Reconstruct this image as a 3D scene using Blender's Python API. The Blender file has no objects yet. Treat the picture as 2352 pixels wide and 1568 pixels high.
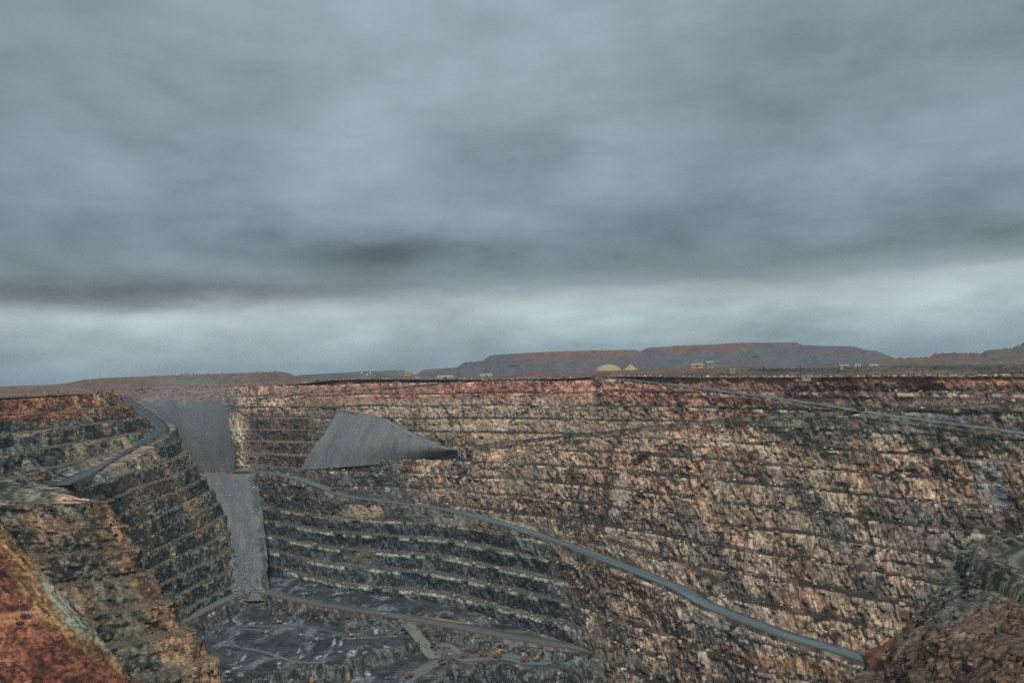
import bpy, bmesh, math, random
import numpy as np

# ------------------------------------------------------------------ camera, world, sun, exposure
scene = bpy.context.scene
COL = scene.collection
RW, RH, RF = 2352.0, 1568.0, 1846.0          # survey frame: width, height, focal length
CZ = 17.0                                    # eye height above the far rim
PITCH = math.atan((852.5 - 784) / RF)
ROLL = -math.atan(65 / 2352)

cam_data = bpy.data.cameras.new('camera')
cam_data.sensor_width = 36.0
cam_data.lens = 36.0 * RF / RW
cam_data.clip_start = 0.5
cam_data.clip_end = 90000
cam = bpy.data.objects.new('camera', cam_data)
COL.objects.link(cam)
cam.location = (0, 0, CZ)
from mathutils import Matrix, Vector, Euler
CAMROT = Matrix.Rotation(math.pi / 2 + PITCH, 3, 'X') @ Matrix.Rotation(ROLL, 3, 'Z')
cam.rotation_euler = CAMROT.to_euler()
scene.camera = cam
CR = np.array(CAMROT)

SUN_EL, SUN_AZ = math.radians(56), math.radians(178)   # azimuth clockwise from +Y (view direction)
sd = bpy.data.lights.new('sun', 'SUN')
sd.energy = 1.5
sd.angle = math.radians(12)
sd.color = (1.0, 0.93, 0.84)
sun = bpy.data.objects.new('sun', sd)
COL.objects.link(sun)
sdir = Vector((math.sin(SUN_AZ) * math.cos(SUN_EL), math.cos(SUN_AZ) * math.cos(SUN_EL), math.sin(SUN_EL)))
sun.rotation_euler = sdir.to_track_quat('Z', 'Y').to_euler()

scene.view_settings.view_transform = 'Standard'
scene.view_settings.look = 'None'
scene.view_settings.exposure = 0.88
scene.view_settings.gamma = 1.0
scene.view_settings.use_curve_mapping = False
scene.cycles.use_denoising = False
scene.cycles.max_bounces = 4
scene.cycles.diffuse_bounces = 2
scene.cycles.volume_bounces = 0
scene.cycles.transparent_max_bounces = 4


def lin(r, g, b):
    c = np.array([r, g, b], float) / 255.0
    return np.where(c <= 0.04045, c / 12.92, ((c + 0.055) / 1.055) ** 2.4)


class NT:
    """small helper for wiring node trees"""
    def __init__(self, tree):
        self.t = tree
        tree.nodes.clear()

    def n(self, kind, **kw):
        nd = self.t.nodes.new(kind)
        for k, v in kw.items():
            if k.startswith('i_'):
                key = k[2:]
                nd.inputs[int(key) if key.isdigit() else key.replace('_', ' ')].default_value = v
            else:
                setattr(nd, k, v)
        return nd

    def l(self, a, b):
        self.t.links.new(a, b)

    def math(self, op, a, b=None, c=None, clamp=False):
        nd = self.t.nodes.new('ShaderNodeMath')
        nd.operation = op
        nd.use_clamp = clamp
        for i, v in enumerate((a, b, c)):
            if v is None:
                continue
            if isinstance(v, (int, float)):
                nd.inputs[i].default_value = v
            else:
                self.l(v, nd.inputs[i])
        return nd.outputs[0]

    def mix(self, fac, a, b, blend='MIX'):
        nd = self.t.nodes.new('ShaderNodeMix')
        nd.data_type = 'RGBA'
        nd.blend_type = blend
        for i, v in ((0, fac), (6, a), (7, b)):
            if isinstance(v, (int, float)):
                nd.inputs[i].default_value = v
            elif isinstance(v, (tuple, list, np.ndarray)):
                nd.inputs[i].default_value = tuple(float(q) for q in v[:3]) + (1.0,)
            else:
                self.l(v, nd.inputs[i])
        return nd.outputs[2]

    def ramp(self, fac, stops, interp='LINEAR'):
        nd = self.t.nodes.new('ShaderNodeValToRGB')
        nd.color_ramp.interpolation = interp
        el = nd.color_ramp.elements
        while len(el) < len(stops):
            el.new(0.5)
        for e, (p, c) in zip(el, stops):
            e.position = p
            e.color = tuple(float(q) for q in c[:3]) + (1.0,)
        self.l(fac, nd.inputs[0])
        return nd.outputs[0]


def build_world():
    w = bpy.data.worlds.new('World')
    scene.world = w
    w.use_nodes = True
    T = NT(w.node_tree)
    tc = T.n('ShaderNodeTexCoord')
    sep = T.n('ShaderNodeSeparateXYZ')
    T.l(tc.outputs['Generated'], sep.inputs[0])
    x, y, z = sep.outputs
    el = T.math('ARCSINE', z)
    el = T.math('MULTIPLY', el, 57.2958)                      # degrees above the horizon
    az = T.math('MULTIPLY', T.math('ARCTAN2', x, y), 57.2958)
    # cloud deck seen in perspective
    den = T.math('ADD', T.math('MAXIMUM', z, 0.0), 0.38)
    cx = T.math('DIVIDE', x, den)
    cy = T.math('DIVIDE', y, den)
    cmb = T.n('ShaderNodeCombineXYZ')
    T.l(cx, cmb.inputs[0]); T.l(cy, cmb.inputs[1])
    n1 = T.n('ShaderNodeTexNoise', i_Scale=1.25, i_Detail=4.0, i_Roughness=0.5)
    n1.inputs['Distortion'].default_value = 0.5
    T.l(cmb.outputs[0], n1.inputs['Vector'])
    n2 = T.n('ShaderNodeTexNoise', i_Scale=3.6, i_Detail=6.0, i_Roughness=0.55)
    T.l(cmb.outputs[0], n2.inputs['Vector'])
    # wispy noise in angle space, stretched along the horizon
    cma = T.n('ShaderNodeCombineXYZ')
    T.l(T.math('MULTIPLY', az, 0.055), cma.inputs[0]); T.l(T.math('MULTIPLY', el, 0.22), cma.inputs[1])
    n3 = T.n('ShaderNodeTexNoise', i_Scale=1.6, i_Detail=5.0, i_Roughness=0.55)
    T.l(cma.outputs[0], n3.inputs['Vector'])
    w1 = T.math('SUBTRACT', n1.outputs[0], 0.5)
    w2 = T.math('SUBTRACT', n2.outputs[0], 0.5)
    w3 = T.math('SUBTRACT', n3.outputs[0], 0.5)
    elw = T.math('ADD', T.math('ADD', el, T.math('MULTIPLY', w3, 2.6)), T.math('MULTIPLY', w2, 2.2))
    f = T.math('DIVIDE', elw, 40.0, clamp=True)
    K = 0.67
    def c(r, g, b): return lin(r + 2, g + 1, b + 2) * K
    col = T.ramp(f, [(0.0, c(116, 141, 150)), (0.03, c(126, 149, 156)), (0.065, c(144, 163, 166)),
                     (0.105, c(160, 174, 172)), (0.130, c(154, 167, 166)), (0.150, c(122, 135, 139)), (0.175, c(108, 121, 126)),
                     (0.26, c(116, 132, 138)), (0.42, c(130, 148, 152)), (0.62, c(130, 149, 153)), (1.0, c(120, 138, 143))])
    # soft light and dark in the deck
    amt = T.math('ADD', 1.0, T.math('ADD', T.math('MULTIPLY', w1, 1.5), T.math('MULTIPLY', w2, 0.75)))
    amt = T.math('ADD', amt, T.math('MULTIPLY', w3, 0.4))
    # heavier cloud banks: (azimuth, elevation, half width, half height, strength)
    banks = [(-25, 5.7, 13, 0.9, -0.72), (-8.0, 8.5, 6.0, 0.85, -0.58), (31, 7.6, 10, 1.0, -0.36), (-33, 27, 9, 7, -0.10), (33, 25, 8, 6, -0.10), (12, 9.2, 9, 1.2, -0.14),
             (-18, 9.6, 8, 1.6, -0.18), (4, 7.3, 8, 0.8, -0.10), (20, 19, 8, 5, -0.22), (1, 16, 6, 4, -0.16), (29, 13.0, 7, 2.4, 0.26), (-26, 22, 9, 7, -0.08), (8, 12.5, 8, 1.5, 0.08),
             (-22, 12.5, 9, 2.0, 0.08), (-12, 24, 10, 5, 0.07)]
    for a0, e0, wa, we, k in banks:
        da = T.math('DIVIDE', T.math('SUBTRACT', T.math('ADD', az, T.math('MULTIPLY', w2, 9.0)), a0), wa)
        de = T.math('DIVIDE', T.math('SUBTRACT', T.math('ADD', el, T.math('MULTIPLY', w3, 3.2)), e0), we)
        q = T.math('ADD', T.math('MULTIPLY', da, da), T.math('MULTIPLY', de, de))
        g = T.math('EXPONENT', T.math('MULTIPLY', q, -0.8))
        amt = T.math('ADD', amt, T.math('MULTIPLY', g, k))
    mul = T.n('ShaderNodeVectorMath', operation='SCALE')
    T.l(col, mul.inputs[0]); T.l(amt, mul.inputs['Scale'])
    sky = T.n('ShaderNodeTexSky', sky_type='NISHITA', sun_disc=False)
    sky.sun_elevation = SUN_EL
    sky.sun_rotation = SUN_AZ
    skl = T.n('ShaderNodeVectorMath', operation='SCALE')
    skl.inputs['Scale'].default_value = 1.0
    T.l(sky.outputs[0], skl.inputs[0])
    # the overcast deck hides almost all of the clear sky (its brightness is given in units of the 0.1 background strength)
    deck = T.n('ShaderNodeVectorMath', operation='SCALE')
    deck.inputs['Scale'].default_value = 10.0
    T.l(mul.outputs[0], deck.inputs[0])
    out = T.mix(0.95, skl.outputs[0], deck.outputs[0])
    bg = T.n('ShaderNodeBackground', i_Strength=0.1)
    T.l(out, bg.inputs[0])
    wo = T.n('ShaderNodeOutputWorld')
    T.l(bg.outputs[0], wo.inputs[0])


build_world()

# ------------------------------------------------------------------ survey helpers
def ray(px, py):
    """pixel of the survey frame -> (azimuth, tangent of elevation)"""
    px = np.asarray(px, float); py = np.asarray(py, float)
    v = np.stack([(px - RW / 2) / RF, -(py - RH / 2) / RF, -np.ones_like(px + py)], -1)
    d = v @ CR.T
    return np.arctan2(d[..., 0], d[..., 1]), d[..., 2] / np.hypot(d[..., 0], d[..., 1])


def at_depth(px, py, Y):
    th, t = ray(px, py)
    r = Y / math.cos(th)
    return np.array([r * math.sin(th), Y, CZ + t * r])


def at_level(px, py, z):
    th, t = ray(px, py)
    r = (z - CZ) / t
    return np.array([r * math.sin(th), r * math.cos(th), z])


def to_px(P):
    """world points -> survey pixel columns and rows"""
    v = (np.asarray(P, float) - np.array([0, 0, CZ])) @ CR
    return RW / 2 + RF * v[..., 0] / -v[..., 2], RH / 2 - RF * v[..., 1] / -v[..., 2]


RNG = np.random.default_rng(7)
TAB = RNG.random((512, 512)).astype(np.float32)


def vn(x, y, seed=0):
    x = np.asarray(x, np.float32) + np.float32(seed * 37.17); y = np.asarray(y, np.float32) + np.float32(seed * 91.73)
    fx = np.floor(x); fy = np.floor(y)
    xi = fx.astype(np.int32) & 511; yi = fy.astype(np.int32) & 511
    x1 = (xi + 1) & 511; y1 = (yi + 1) & 511
    u = x - fx; v = y - fy
    u = u * u * (3 - 2 * u); v = v * v * (3 - 2 * v)
    a = TAB[yi, xi]; b = TAB[yi, x1]; c = TAB[y1, xi]; d = TAB[y1, x1]
    return a + (b - a) * u + (c - a) * v + (a - b - c + d) * u * v


def fbm(x, y, octv=4, seed=0, gain=0.5):
    s = 0; a = 1.0; tot = 0
    for i in range(octv):
        s = s + a * vn(x * 2.03 ** i, y * 2.03 ** i, seed + i * 3)
        tot += a; a *= gain
    return s / tot


def ridged(x, y, octv=3, seed=0):
    s = 0; a = 1.0; tot = 0
    for i in range(octv):
        s = s + a * (1 - np.abs(2 * vn(x * 2.1 ** i, y * 2.1 ** i, seed + i * 5) - 1))
        tot += a; a *= 0.5
    return s / tot


def blocks(x, y, seed=0):
    """one random value for each block of jointed rock"""
    xi = np.floor(x + 0.37 * np.floor(y)).astype(np.int64); yi = np.floor(y).astype(np.int64)
    return TAB[(yi + seed * 17) & 511, (xi + seed * 29) & 511]


def sstep(a, b, x):
    t = np.clip((x - a) / (b - a), 0, 1)
    return t * t * (3 - 2 * t)


def cmix(a, b, f):
    """mix colour arrays / colours by a factor array"""
    f = np.clip(np.asarray(f), 0, 1)[..., None]
    return a * (1 - f) + b * f


# ------------------------------------------------------------------ materials
def rock_material(name, fine=0.75, fine_scale=0.35, rough=0.95, bump=0.6, bump_dist=0.6, contrast=0.6):
    m = bpy.data.materials.new(name)
    m.use_nodes = True
    T = NT(m.node_tree)
    at = T.n('ShaderNodeAttribute', attribute_name='rock_colour')
    tc = T.n('ShaderNodeTexCoord')
    a = T.n('ShaderNodeTexNoise', i_Scale=fine_scale, i_Detail=6.0, i_Roughness=0.7)
    T.l(tc.outputs['Object'], a.inputs['Vector'])
    b = T.n('ShaderNodeTexNoise', i_Scale=fine_scale * 0.16, i_Detail=4.0, i_Roughness=0.6)
    T.l(tc.outputs['Object'], b.inputs['Vector'])
    v = T.n('ShaderNodeTexVoronoi', feature='F1', i_Scale=fine_scale * 0.7)
    T.l(tc.outputs['Object'], v.inputs['Vector'])
    k = T.math('ADD', T.math('MULTIPLY', T.math('SUBTRACT', a.outputs[0], 0.5), fine * 3.2), 1.0)
    k = T.math('MULTIPLY', k, T.math('ADD', T.math('MULTIPLY', T.math('SUBTRACT', b.outputs[0], 0.5), contrast), 1.0))
    sepc = T.n('ShaderNodeSeparateColor')
    T.l(v.outputs['Color'], sepc.inputs[0])
    k = T.math('MULTIPLY', k, T.math('ADD', T.math('MULTIPLY', sepc.outputs[0], fine * 0.8), 1.0 - fine * 0.4))
    k = T.math('MAXIMUM', k, 0.12)
    sc = T.n('ShaderNodeVectorMath', operation='SCALE')
    T.l(at.outputs['Color'], sc.inputs[0]); T.l(k, sc.inputs['Scale'])
    bp = T.n('ShaderNodeBump', i_Strength=bump, i_Distance=bump_dist)
    T.l(a.outputs[0], bp.inputs['Height'])
    p = T.n('ShaderNodeBsdfPrincipled', i_Roughness=rough)
    p.inputs['Specular IOR Level'].default_value = 0.25
    T.l(sc.outputs[0], p.inputs['Base Color'])
    T.l(bp.outputs[0], p.inputs['Normal'])
    o = T.n('ShaderNodeOutputMaterial')
    T.l(p.outputs[0], o.inputs[0])
    return m


def plain_material(name, rgb, rough=0.6, var=0.25, scale=1.5, metal=0.0, emit=0.0):
    m = bpy.data.materials.new(name)
    m.use_nodes = True
    T = NT(m.node_tree)
    tc = T.n('ShaderNodeTexCoord')
    a = T.n('ShaderNodeTexNoise', i_Scale=scale, i_Detail=4.0, i_Roughness=0.65)
    T.l(tc.outputs['Object'], a.inputs['Vector'])
    k = T.math('ADD', T.math('MULTIPLY', T.math('SUBTRACT', a.outputs[0], 0.5), var * 2), 1.0)
    sc = T.n('ShaderNodeVectorMath', operation='SCALE')
    sc.inputs[0].default_value = tuple(float(q) for q in rgb)
    T.l(k, sc.inputs['Scale'])
    p = T.n('ShaderNodeBsdfPrincipled', i_Roughness=rough, i_Metallic=metal)
    T.l(sc.outputs[0], p.inputs['Base Color'])
    if emit:
        p.inputs['Emission Color'].default_value = tuple(float(q) for q in rgb) + (1,)
        p.inputs['Emission Strength'].default_value = emit
    o = T.n('ShaderNodeOutputMaterial')
    T.l(p.outputs[0], o.inputs[0])
    return m


M_ROCK = rock_material('blasted_rock')
M_NEAR = rock_material('near_rock', fine=0.8, fine_scale=0.8, bump=0.5, bump_dist=0.4, contrast=0.8)
M_SCREE = rock_material('loose_scree', fine=0.28, fine_scale=0.5, bump=0.35, bump_dist=0.4, contrast=0.3)
M_ROAD = rock_material('graded_road', fine=0.14, fine_scale=0.3, bump=0.15, bump_dist=0.15, contrast=0.25)
M_SOIL = rock_material('oxide_soil', fine=0.75, fine_scale=0.9, bump=0.8, bump_dist=0.5, contrast=0.7)
M_FAR = rock_material('far_ground', fine=0.3, fine_scale=0.06, bump=0.2, bump_dist=1.0, contrast=0.5)

GAIN = 1.0      # displayed tone of the survey palette -> reflectance


def pal(r, g, b):
    return lin(r, g, b) * GAIN


# ------------------------------------------------------------------ mesh helpers
def tag(o, label, cat, group=None, kind=None):
    o['label'] = label
    o['category'] = cat
    if group: o['group'] = group
    if kind: o['kind'] = kind
    return o


def grid_object(name, P, C, mat, flip=False, parent=None, smooth=False):
    """P (rows, cols, 3) points, C (rows, cols, 3) reflectance"""
    R, Cn = P.shape[:2]
    me = bpy.data.meshes.new(name)
    me.vertices.add(R * Cn)
    me.vertices.foreach_set('co', np.ascontiguousarray(P.reshape(-1), dtype=np.float32))
    i = np.arange(R * Cn, dtype=np.int32).reshape(R, Cn)
    q = np.stack([i[:-1, :-1], i[1:, :-1], i[1:, 1:], i[:-1, 1:]], -1).reshape(-1, 4)
    if flip: q = q[:, ::-1]
    nf = len(q)
    me.loops.add(nf * 4)
    me.loops.foreach_set('vertex_index', np.ascontiguousarray(q.reshape(-1)))
    me.polygons.add(nf)
    me.polygons.foreach_set('loop_start', np.arange(0, nf * 4, 4, dtype=np.int32))
    if smooth:
        me.polygons.foreach_set('use_smooth', np.ones(nf, dtype=bool))
    me.update(calc_edges=True)
    a = me.attributes.new('rock_colour', 'FLOAT_COLOR', 'POINT')
    c4 = np.ones((R * Cn, 4), np.float32)
    c4[:, :3] = np.clip(C.reshape(-1, 3), 0.004, 0.8)
    a.data.foreach_set('color', c4.reshape(-1))
    me.materials.append(mat)
    o = bpy.data.objects.new(name, me)
    COL.objects.link(o)
    if parent: o.parent = parent
    return o


def catmull(pts, n_per):
    """smooth a control polyline, n_per samples in every span"""
    pts = np.asarray(pts, float)
    p = np.vstack([2 * pts[0] - pts[1], pts, 2 * pts[-1] - pts[-2]])
    out = []
    for k in range(len(pts) - 1):
        t = np.linspace(0, 1, n_per, endpoint=False)[:, None]
        a, b, c, d = p[k:k + 4]
        out.append(0.5 * (2 * b + (c - a) * t + (2 * a - 5 * b + 4 * c - d) * t ** 2 + (3 * b - a - 3 * c + d) * t ** 3))
    out.append(pts[-1][None])
    return np.vstack(out)


def resample(pts, n):
    d = np.r_[0, np.cumsum(np.linalg.norm(np.diff(pts, axis=0), axis=1))]
    s = np.linspace(0, d[-1], n)
    return np.stack([np.interp(s, d, pts[:, k]) for k in range(pts.shape[1])], -1), s


class LevelBase:
    """plan curves at a few levels -> smooth wall base; every level has the same number of control points"""
    def __init__(self, levels, n):
        self.z = np.array([l[0] for l in levels], float)        # descending
        curves = [catmull(l[1], 40) for l in levels]
        mid = curves[len(curves) // 2]
        d = np.r_[0, np.cumsum(np.linalg.norm(np.diff(mid, axis=0), axis=1))]
        s = np.linspace(0, d[-1], n)
        u = np.interp(s, d, np.arange(len(mid)))
        self.s = s
        self.C = np.stack([np.stack([np.interp(u, np.arange(len(c)), c[:, k]) for k in (0, 1)], -1) for c in curves])  # L,n,2

    def __call__(self, z):
        zz = self.z[::-1]; C = self.C[::-1]
        i = int(np.clip(np.searchsorted(zz, z) - 1, 0, len(zz) - 2))
        f = (z - zz[i]) / (zz[i + 1] - zz[i])
        return C[i] * (1 - f) + C[i + 1] * f


def plan_normals(base, z, sign):
    p = base(z)
    t = np.gradient(p, axis=0)
    k = 25
    for c in (0, 1):
        t[:, c] = np.convolve(np.pad(t[:, c], k, mode='edge'), np.ones(2 * k + 1) / (2 * k + 1), 'valid')
    t /= np.linalg.norm(t, axis=1)[:, None] + 1e-9
    return np.stack([t[:, 1], -t[:, 0]], -1) * sign


def benched_wall(name, base, s, nrm, ztop, zbot, colour, mat, bench=20.0, beta=0.5, face_rows=20, berm_rows=4, roads=(), amp=1.0,
                 und=2.0, seed=0, flip=False, zclamp=None, disp=None, smooth=False, top_noise=0.0, damp=None):
    """base(z)->(n,2) plan points; nrm (n,2) towards the pit; roads: (z along the wall (n,), half width (n,), mask (n,))"""
    n = len(s)
    k1 = int(math.ceil(ztop / bench)); k0 = int(math.floor(zbot / bench))
    rows = []
    for k in range(k1 - 1, k0 - 1, -1):
        zb = k * bench
        for f in np.linspace(1, 0, face_rows): rows.append((zb, f, 0.0))
        for j in np.linspace(1, 0, berm_rows)[1:]: rows.append((zb, 0.0, 1 - j if j else 1.0))
    # each row: bench floor level, height fraction on the face, distance across the berm (0 at the toe of the face, 1 at the crest)
    R = len(rows)
    zb = np.array([r[0] for r in rows]); fr = np.array([r[1] for r in rows]); bm = np.array([r[2] for r in rows])
    B0 = {z: base(z) for z in set(zb)}; B1 = {z: base(z + bench) for z in set(zb)}
    A0 = np.stack([B0[z] for z in zb]); A1 = np.stack([B1[z] for z in zb])           # R,n,2
    S, ZB = np.meshgrid(s, zb)
    F = np.broadcast_to(fr[:, None], S.shape); BM = np.broadcast_to(bm[:, None], S.shape)
    bt, keepb = beta(S, ZB) if callable(beta) else (np.full_like(S, beta), 0.12)
    bt = bt * (keepb + (1.6 - keepb) * sstep(0.15, 0.75, fbm(S / 45, ZB / bench * 3.7, 2, seed + 11)))
    for zr, hw, mask, dark in roads:
        bt = bt * (1 - 0.92 * mask[None] * np.exp(-((zr[None] - ZB - bench / 2) / 15.0) ** 4))
    bt = np.clip(bt, 0.03, 0.85)
    g = np.where(BM > 0, bt * (1 - BM), bt + (1 - bt) * F)
    XY = A0 + (A1 - A0) * g[..., None]
    Z = ZB + bench * F
    isberm = np.where(BM > 0, 1.0, 0.0)
    isberm = np.maximum(isberm, sstep(0.17, 0.02, F) * 0.9)
    # slow wander of the bench level and rubble lying on the berm
    Z = Z + und * 2 * (vn(S / 90, ZB / 31, seed + 2) - 0.5) * (ztop > zb[:, None] + bench * fr[:, None])
    Z = Z + np.where(BM > 0, (1 - BM) * 2.4 * vn(S / 9, ZB * 1.7, seed + 3) + (BM == 1) * 0.0, 0) + sstep(0.25, 0, F) * (BM == 0) * 1.2 * vn(S / 9, ZB * 1.7, seed + 3)
    push = np.zeros_like(S)
    for zr, hw, mask, dark in roads:
        dz = Z - zr[None]
        push += -np.clip(dz / 0.9, -1, 1) * hw[None] * np.exp(-np.abs(dz) / 28.0) * mask[None]
        near = mask[None] * np.exp(-(np.abs(dz) / 1.6) ** 2)
        isberm = np.maximum(isberm, near) if dark else isberm * (1 - near)
    if disp is None:
        w = 9 * (vn(S / 34, Z / 40, seed + 21) - 0.5)
        d = 7.0 * (fbm(S / 75, Z / 60, 3, seed + 4) - 0.5)
        d += 3.4 * (ridged((S + 0.35 * Z + w) / 21, Z / 46, 3, seed + 5) - 0.6)
        d += 6.0 * (fbm((S + 0.3 * Z) / 24, Z / 30, 2, seed + 9) - 0.5)
        d += 4.2 * (blocks((S + w + 0.25 * Z) / 7.5, (Z + 0.6 * w) / 8.5, seed + 6) - 0.5)
        d += 2.2 * (blocks((S - w * 0.7) / 3.4, (Z + w) / 4.0, seed + 7) - 0.5)
        d += 1.3 * (fbm(S / 3.2, Z / 3.8, 2, seed + 8) - 0.5)
        d *= amp
    else:
        d = disp(S, Z)
    if damp is not None:
        d = d * damp(S, Z)
    for zr, hw, mask, dark in roads:
        d = d * (1 - 0.9 * mask[None] * np.exp(-((Z - zr[None]) / 7.0) ** 2))
    off = push + d
    P = np.empty(S.shape + (3,), np.float32)
    P[..., 0] = XY[..., 0] + nrm[None, :, 0] * off
    P[..., 1] = XY[..., 1] + nrm[None, :, 1] * off
    P[..., 2] = Z
    if zclamp is not None:
        ex = np.maximum(Z - zclamp[None], 0)
        P[..., 0] -= nrm[None, :, 0] * ex * 1.2
        P[..., 1] -= nrm[None, :, 1] * ex * 1.2
        P[..., 2] = np.where(ex > 0, zclamp[None] - 0.02 * ex + top_noise * sstep(0, 3, ex) * (fbm(P[..., 0] / 7, P[..., 1] / 7, 3, seed + 77) - 0.5), Z)
    C = colour(S, P[..., 2], isberm, P)
    return grid_object(name, P, C, mat, flip=flip, smooth=smooth)


def road_ribbon(name, pts, width, label, colour=pal(74, 83, 87), edge=pal(50, 54, 56), lift=0.9, windrow=1.6, windrow_side=1, n=None, seed=0, both=False, mat=None, skirt=6.0, stripes=False, fine=False, soil=False):
    """graded haul road with a rock windrow along its open side"""
    c = catmull(pts, 16)
    L = np.linalg.norm(np.diff(c, axis=0), axis=1).sum()
    c, s = resample(c, n or max(40, int(L / 3.5)))
    t = np.gradient(c[:, :2], axis=0)
    t /= np.linalg.norm(t, axis=1)[:, None] + 1e-9
    nr = np.stack([-t[:, 1], t[:, 0]], -1) * windrow_side
    u = np.array([-1.12, -1.0, -0.93, -0.8, -0.6, -0.35, -0.12, 0.12, 0.35, 0.6, 0.78, 0.84, 0.9, 0.97, 1.05, 1.2])
    h = np.array([-6.0, -0.1, 0.1, 0.0, 0.05, 0.1, 0.15, 0.15, 0.1, 0.05, 0.0, 0.55, 1.0, 0.9, 0.1, -6.0])
    if fine:
        u2 = np.linspace(-1.2, 1.2, 60); h = np.interp(u2, u, h); u = u2
    hh = np.where(u > 0.8, np.where(h > 0, h * windrow, h), h)
    hh = np.where(hh < -1, -skirt, hh)
    if both:
        hh = np.where(u < -0.9, np.where(h > -1, 0.8 * windrow, h), hh)
    S, U = np.meshgrid(s, u)
    hw = width / 2
    P = np.empty(S.shape + (3,))
    wob = 1 + 0.45 * (fbm(S / 40, U * 0 + 3.3 + np.sign(U), 3, seed) - 0.5)
    P[..., 0] = c[None, :, 0] + nr[None, :, 0] * U * hw * wob
    P[..., 1] = c[None, :, 1] + nr[None, :, 1] * U * hw * wob
    P[..., 2] = c[None, :, 2] + lift + hh[:, None] * np.where(u[:, None] > 0.8, 0.6 + 0.8 * vn(S / 5, U, seed + 4), 1)
    C = np.broadcast_to(colour, S.shape + (3,)).copy()
    C = cmix(C, colour * 1.25, 0.8 * sstep(0.45, 0.75, fbm(S / 60, U * 2.2, 3, seed + 1)))
    C = cmix(C, colour * 0.72, sstep(0.5, 0.75, vn(S / 140, U * 5.5, seed + 2)) * 0.9)
    C = cmix(C, colour * 0.62, sstep(0.55, 0.95, np.cos((U + 0.05 * vn(S / 30, U * 0, seed + 6)) * 14)) * sstep(0.78, 0.6, np.abs(U)) * 0.45)
    C = cmix(C, edge, sstep(0.70, 0.86, np.abs(U) + 0.25 * (vn(S / 9, U * 0, seed + 5) - 0.5)))
    if not soil:
        C = cmix(C, rock_tone(S, U * 12, 900 + seed, pal(128, 116, 104), pal(74, 68, 62), pal(36, 35, 34)), sstep(1.0, 1.04, np.abs(U)))
    if stripes:                                                   # wheel paths worn pale
        q = 0.5 + 0.5 * np.cos((U + 0.08 * vn(S / 20, U * 0, seed)) * 9.2)
        C = cmix(C, colour * 1.9, sstep(0.55, 0.95, q) * sstep(0.9, 0.75, np.abs(U)))
    o = grid_object(name, P, C, mat or M_ROAD, flip=windrow_side > 0)
    tag(o, label, 'road', kind='structure')
    return o

# ------------------------------------------------------------------ far pit wall
def rail(rows, th):
    """rows of (px, py, depth) -> range and level along azimuth th, smoothed"""
    a = np.array([np.r_[ray(x, y), Y] for x, y, Y in rows])
    r = a[:, 2] / np.cos(a[:, 0])
    z = CZ + a[:, 1] * r
    rr = np.interp(th, a[:, 0], r); zz = np.interp(th, a[:, 0], z)
    k = 28
    ker = np.hanning(2 * k + 1); ker /= ker.sum()
    sm = lambda v: np.convolve(np.r_[2 * v[0] - v[k:0:-1], v, 2 * v[-1] - v[-2:-k - 2:-1]], ker, 'valid')
    return sm(rr), sm(zz)


FPX = np.arange(512, 2640, 1.6)
FTH = ray(FPX, np.full_like(FPX, 1000.0))[0]
R0 = [(440, 889, 1720), (520, 889, 1700), (640, 884, 1700), (700, 880, 1690), (760, 872, 1660), (850, 870, 1600), (1000, 871, 1480), (1150, 871, 1400), (1300, 869, 1318),
      (1370, 864, 1290), (1450, 864, 1250), (1600, 866, 1162), (1800, 866, 1050), (1950, 865, 976), (2150, 864, 890), (2352, 864, 820), (2700, 862, 720)]
R2 = [(440, 1085, 1480), (520, 1084, 1450), (600, 1085, 1420), (690, 1100, 1345), (760, 1130, 1287), (850, 1148, 1250), (1000, 1166, 1205), (1150, 1205, 1110),
      (1300, 1252, 1023), (1450, 1310, 925), (1600, 1372, 838), (1750, 1440, 772), (1950, 1502, 710), (2150, 1562, 655), (2352, 1622, 610), (2700, 1712, 545)]
R1L = [(440, 938, 1590), (520, 935, 1575), (700, 926, 1545), (770, 932, 1500), (850, 940, 1455), (1000, 952, 1370), (1150, 960, 1300), (2700, 960, 700)]
r0, z0 = rail(R0, FTH)
r2, z2 = rail(R2, FTH)
r1, z1 = rail(R1L, FTH)
wR = sstep(ray(950, 950)[0], ray(1250, 950)[0], FTH)
r1 = r1 * (1 - wR) + (r0 + (r2 - r0) * 0.27) * wR
z1 = z1 * (1 - wR) + (z0 + (z2 - z0) * 0.27) * wR
z3 = np.full_like(z2, -335.0)
r3 = r2 - (z2 - z3) / np.tan(np.radians(np.interp(FPX, [600, 900, 1250, 1500], [44, 42, 44, 47])))
corner = (1 - sstep(512, 552, FPX)) ** 1.5 * 75          # the wall turns away behind the chute
r1 = r1 + corner; r2 = r2 + corner; r3 = r3 + corner
FDIR = np.stack([np.sin(FTH), np.cos(FTH)], -1)


def far_r(z):
    z = np.asarray(z, float) + np.zeros_like(FTH)
    def seg(za, ra, zb_, rb):
        return ra + (rb - ra) * (z - za) / (zb_ - za)
    r = np.where(z > z1, seg(z0, r0, z1, r1), np.where(z > z2, seg(z1, r1, z2, r2), seg(z2, r2, z3, r3)))
    return r


def far_base(z):
    return FDIR * far_r(z)[:, None]


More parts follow.
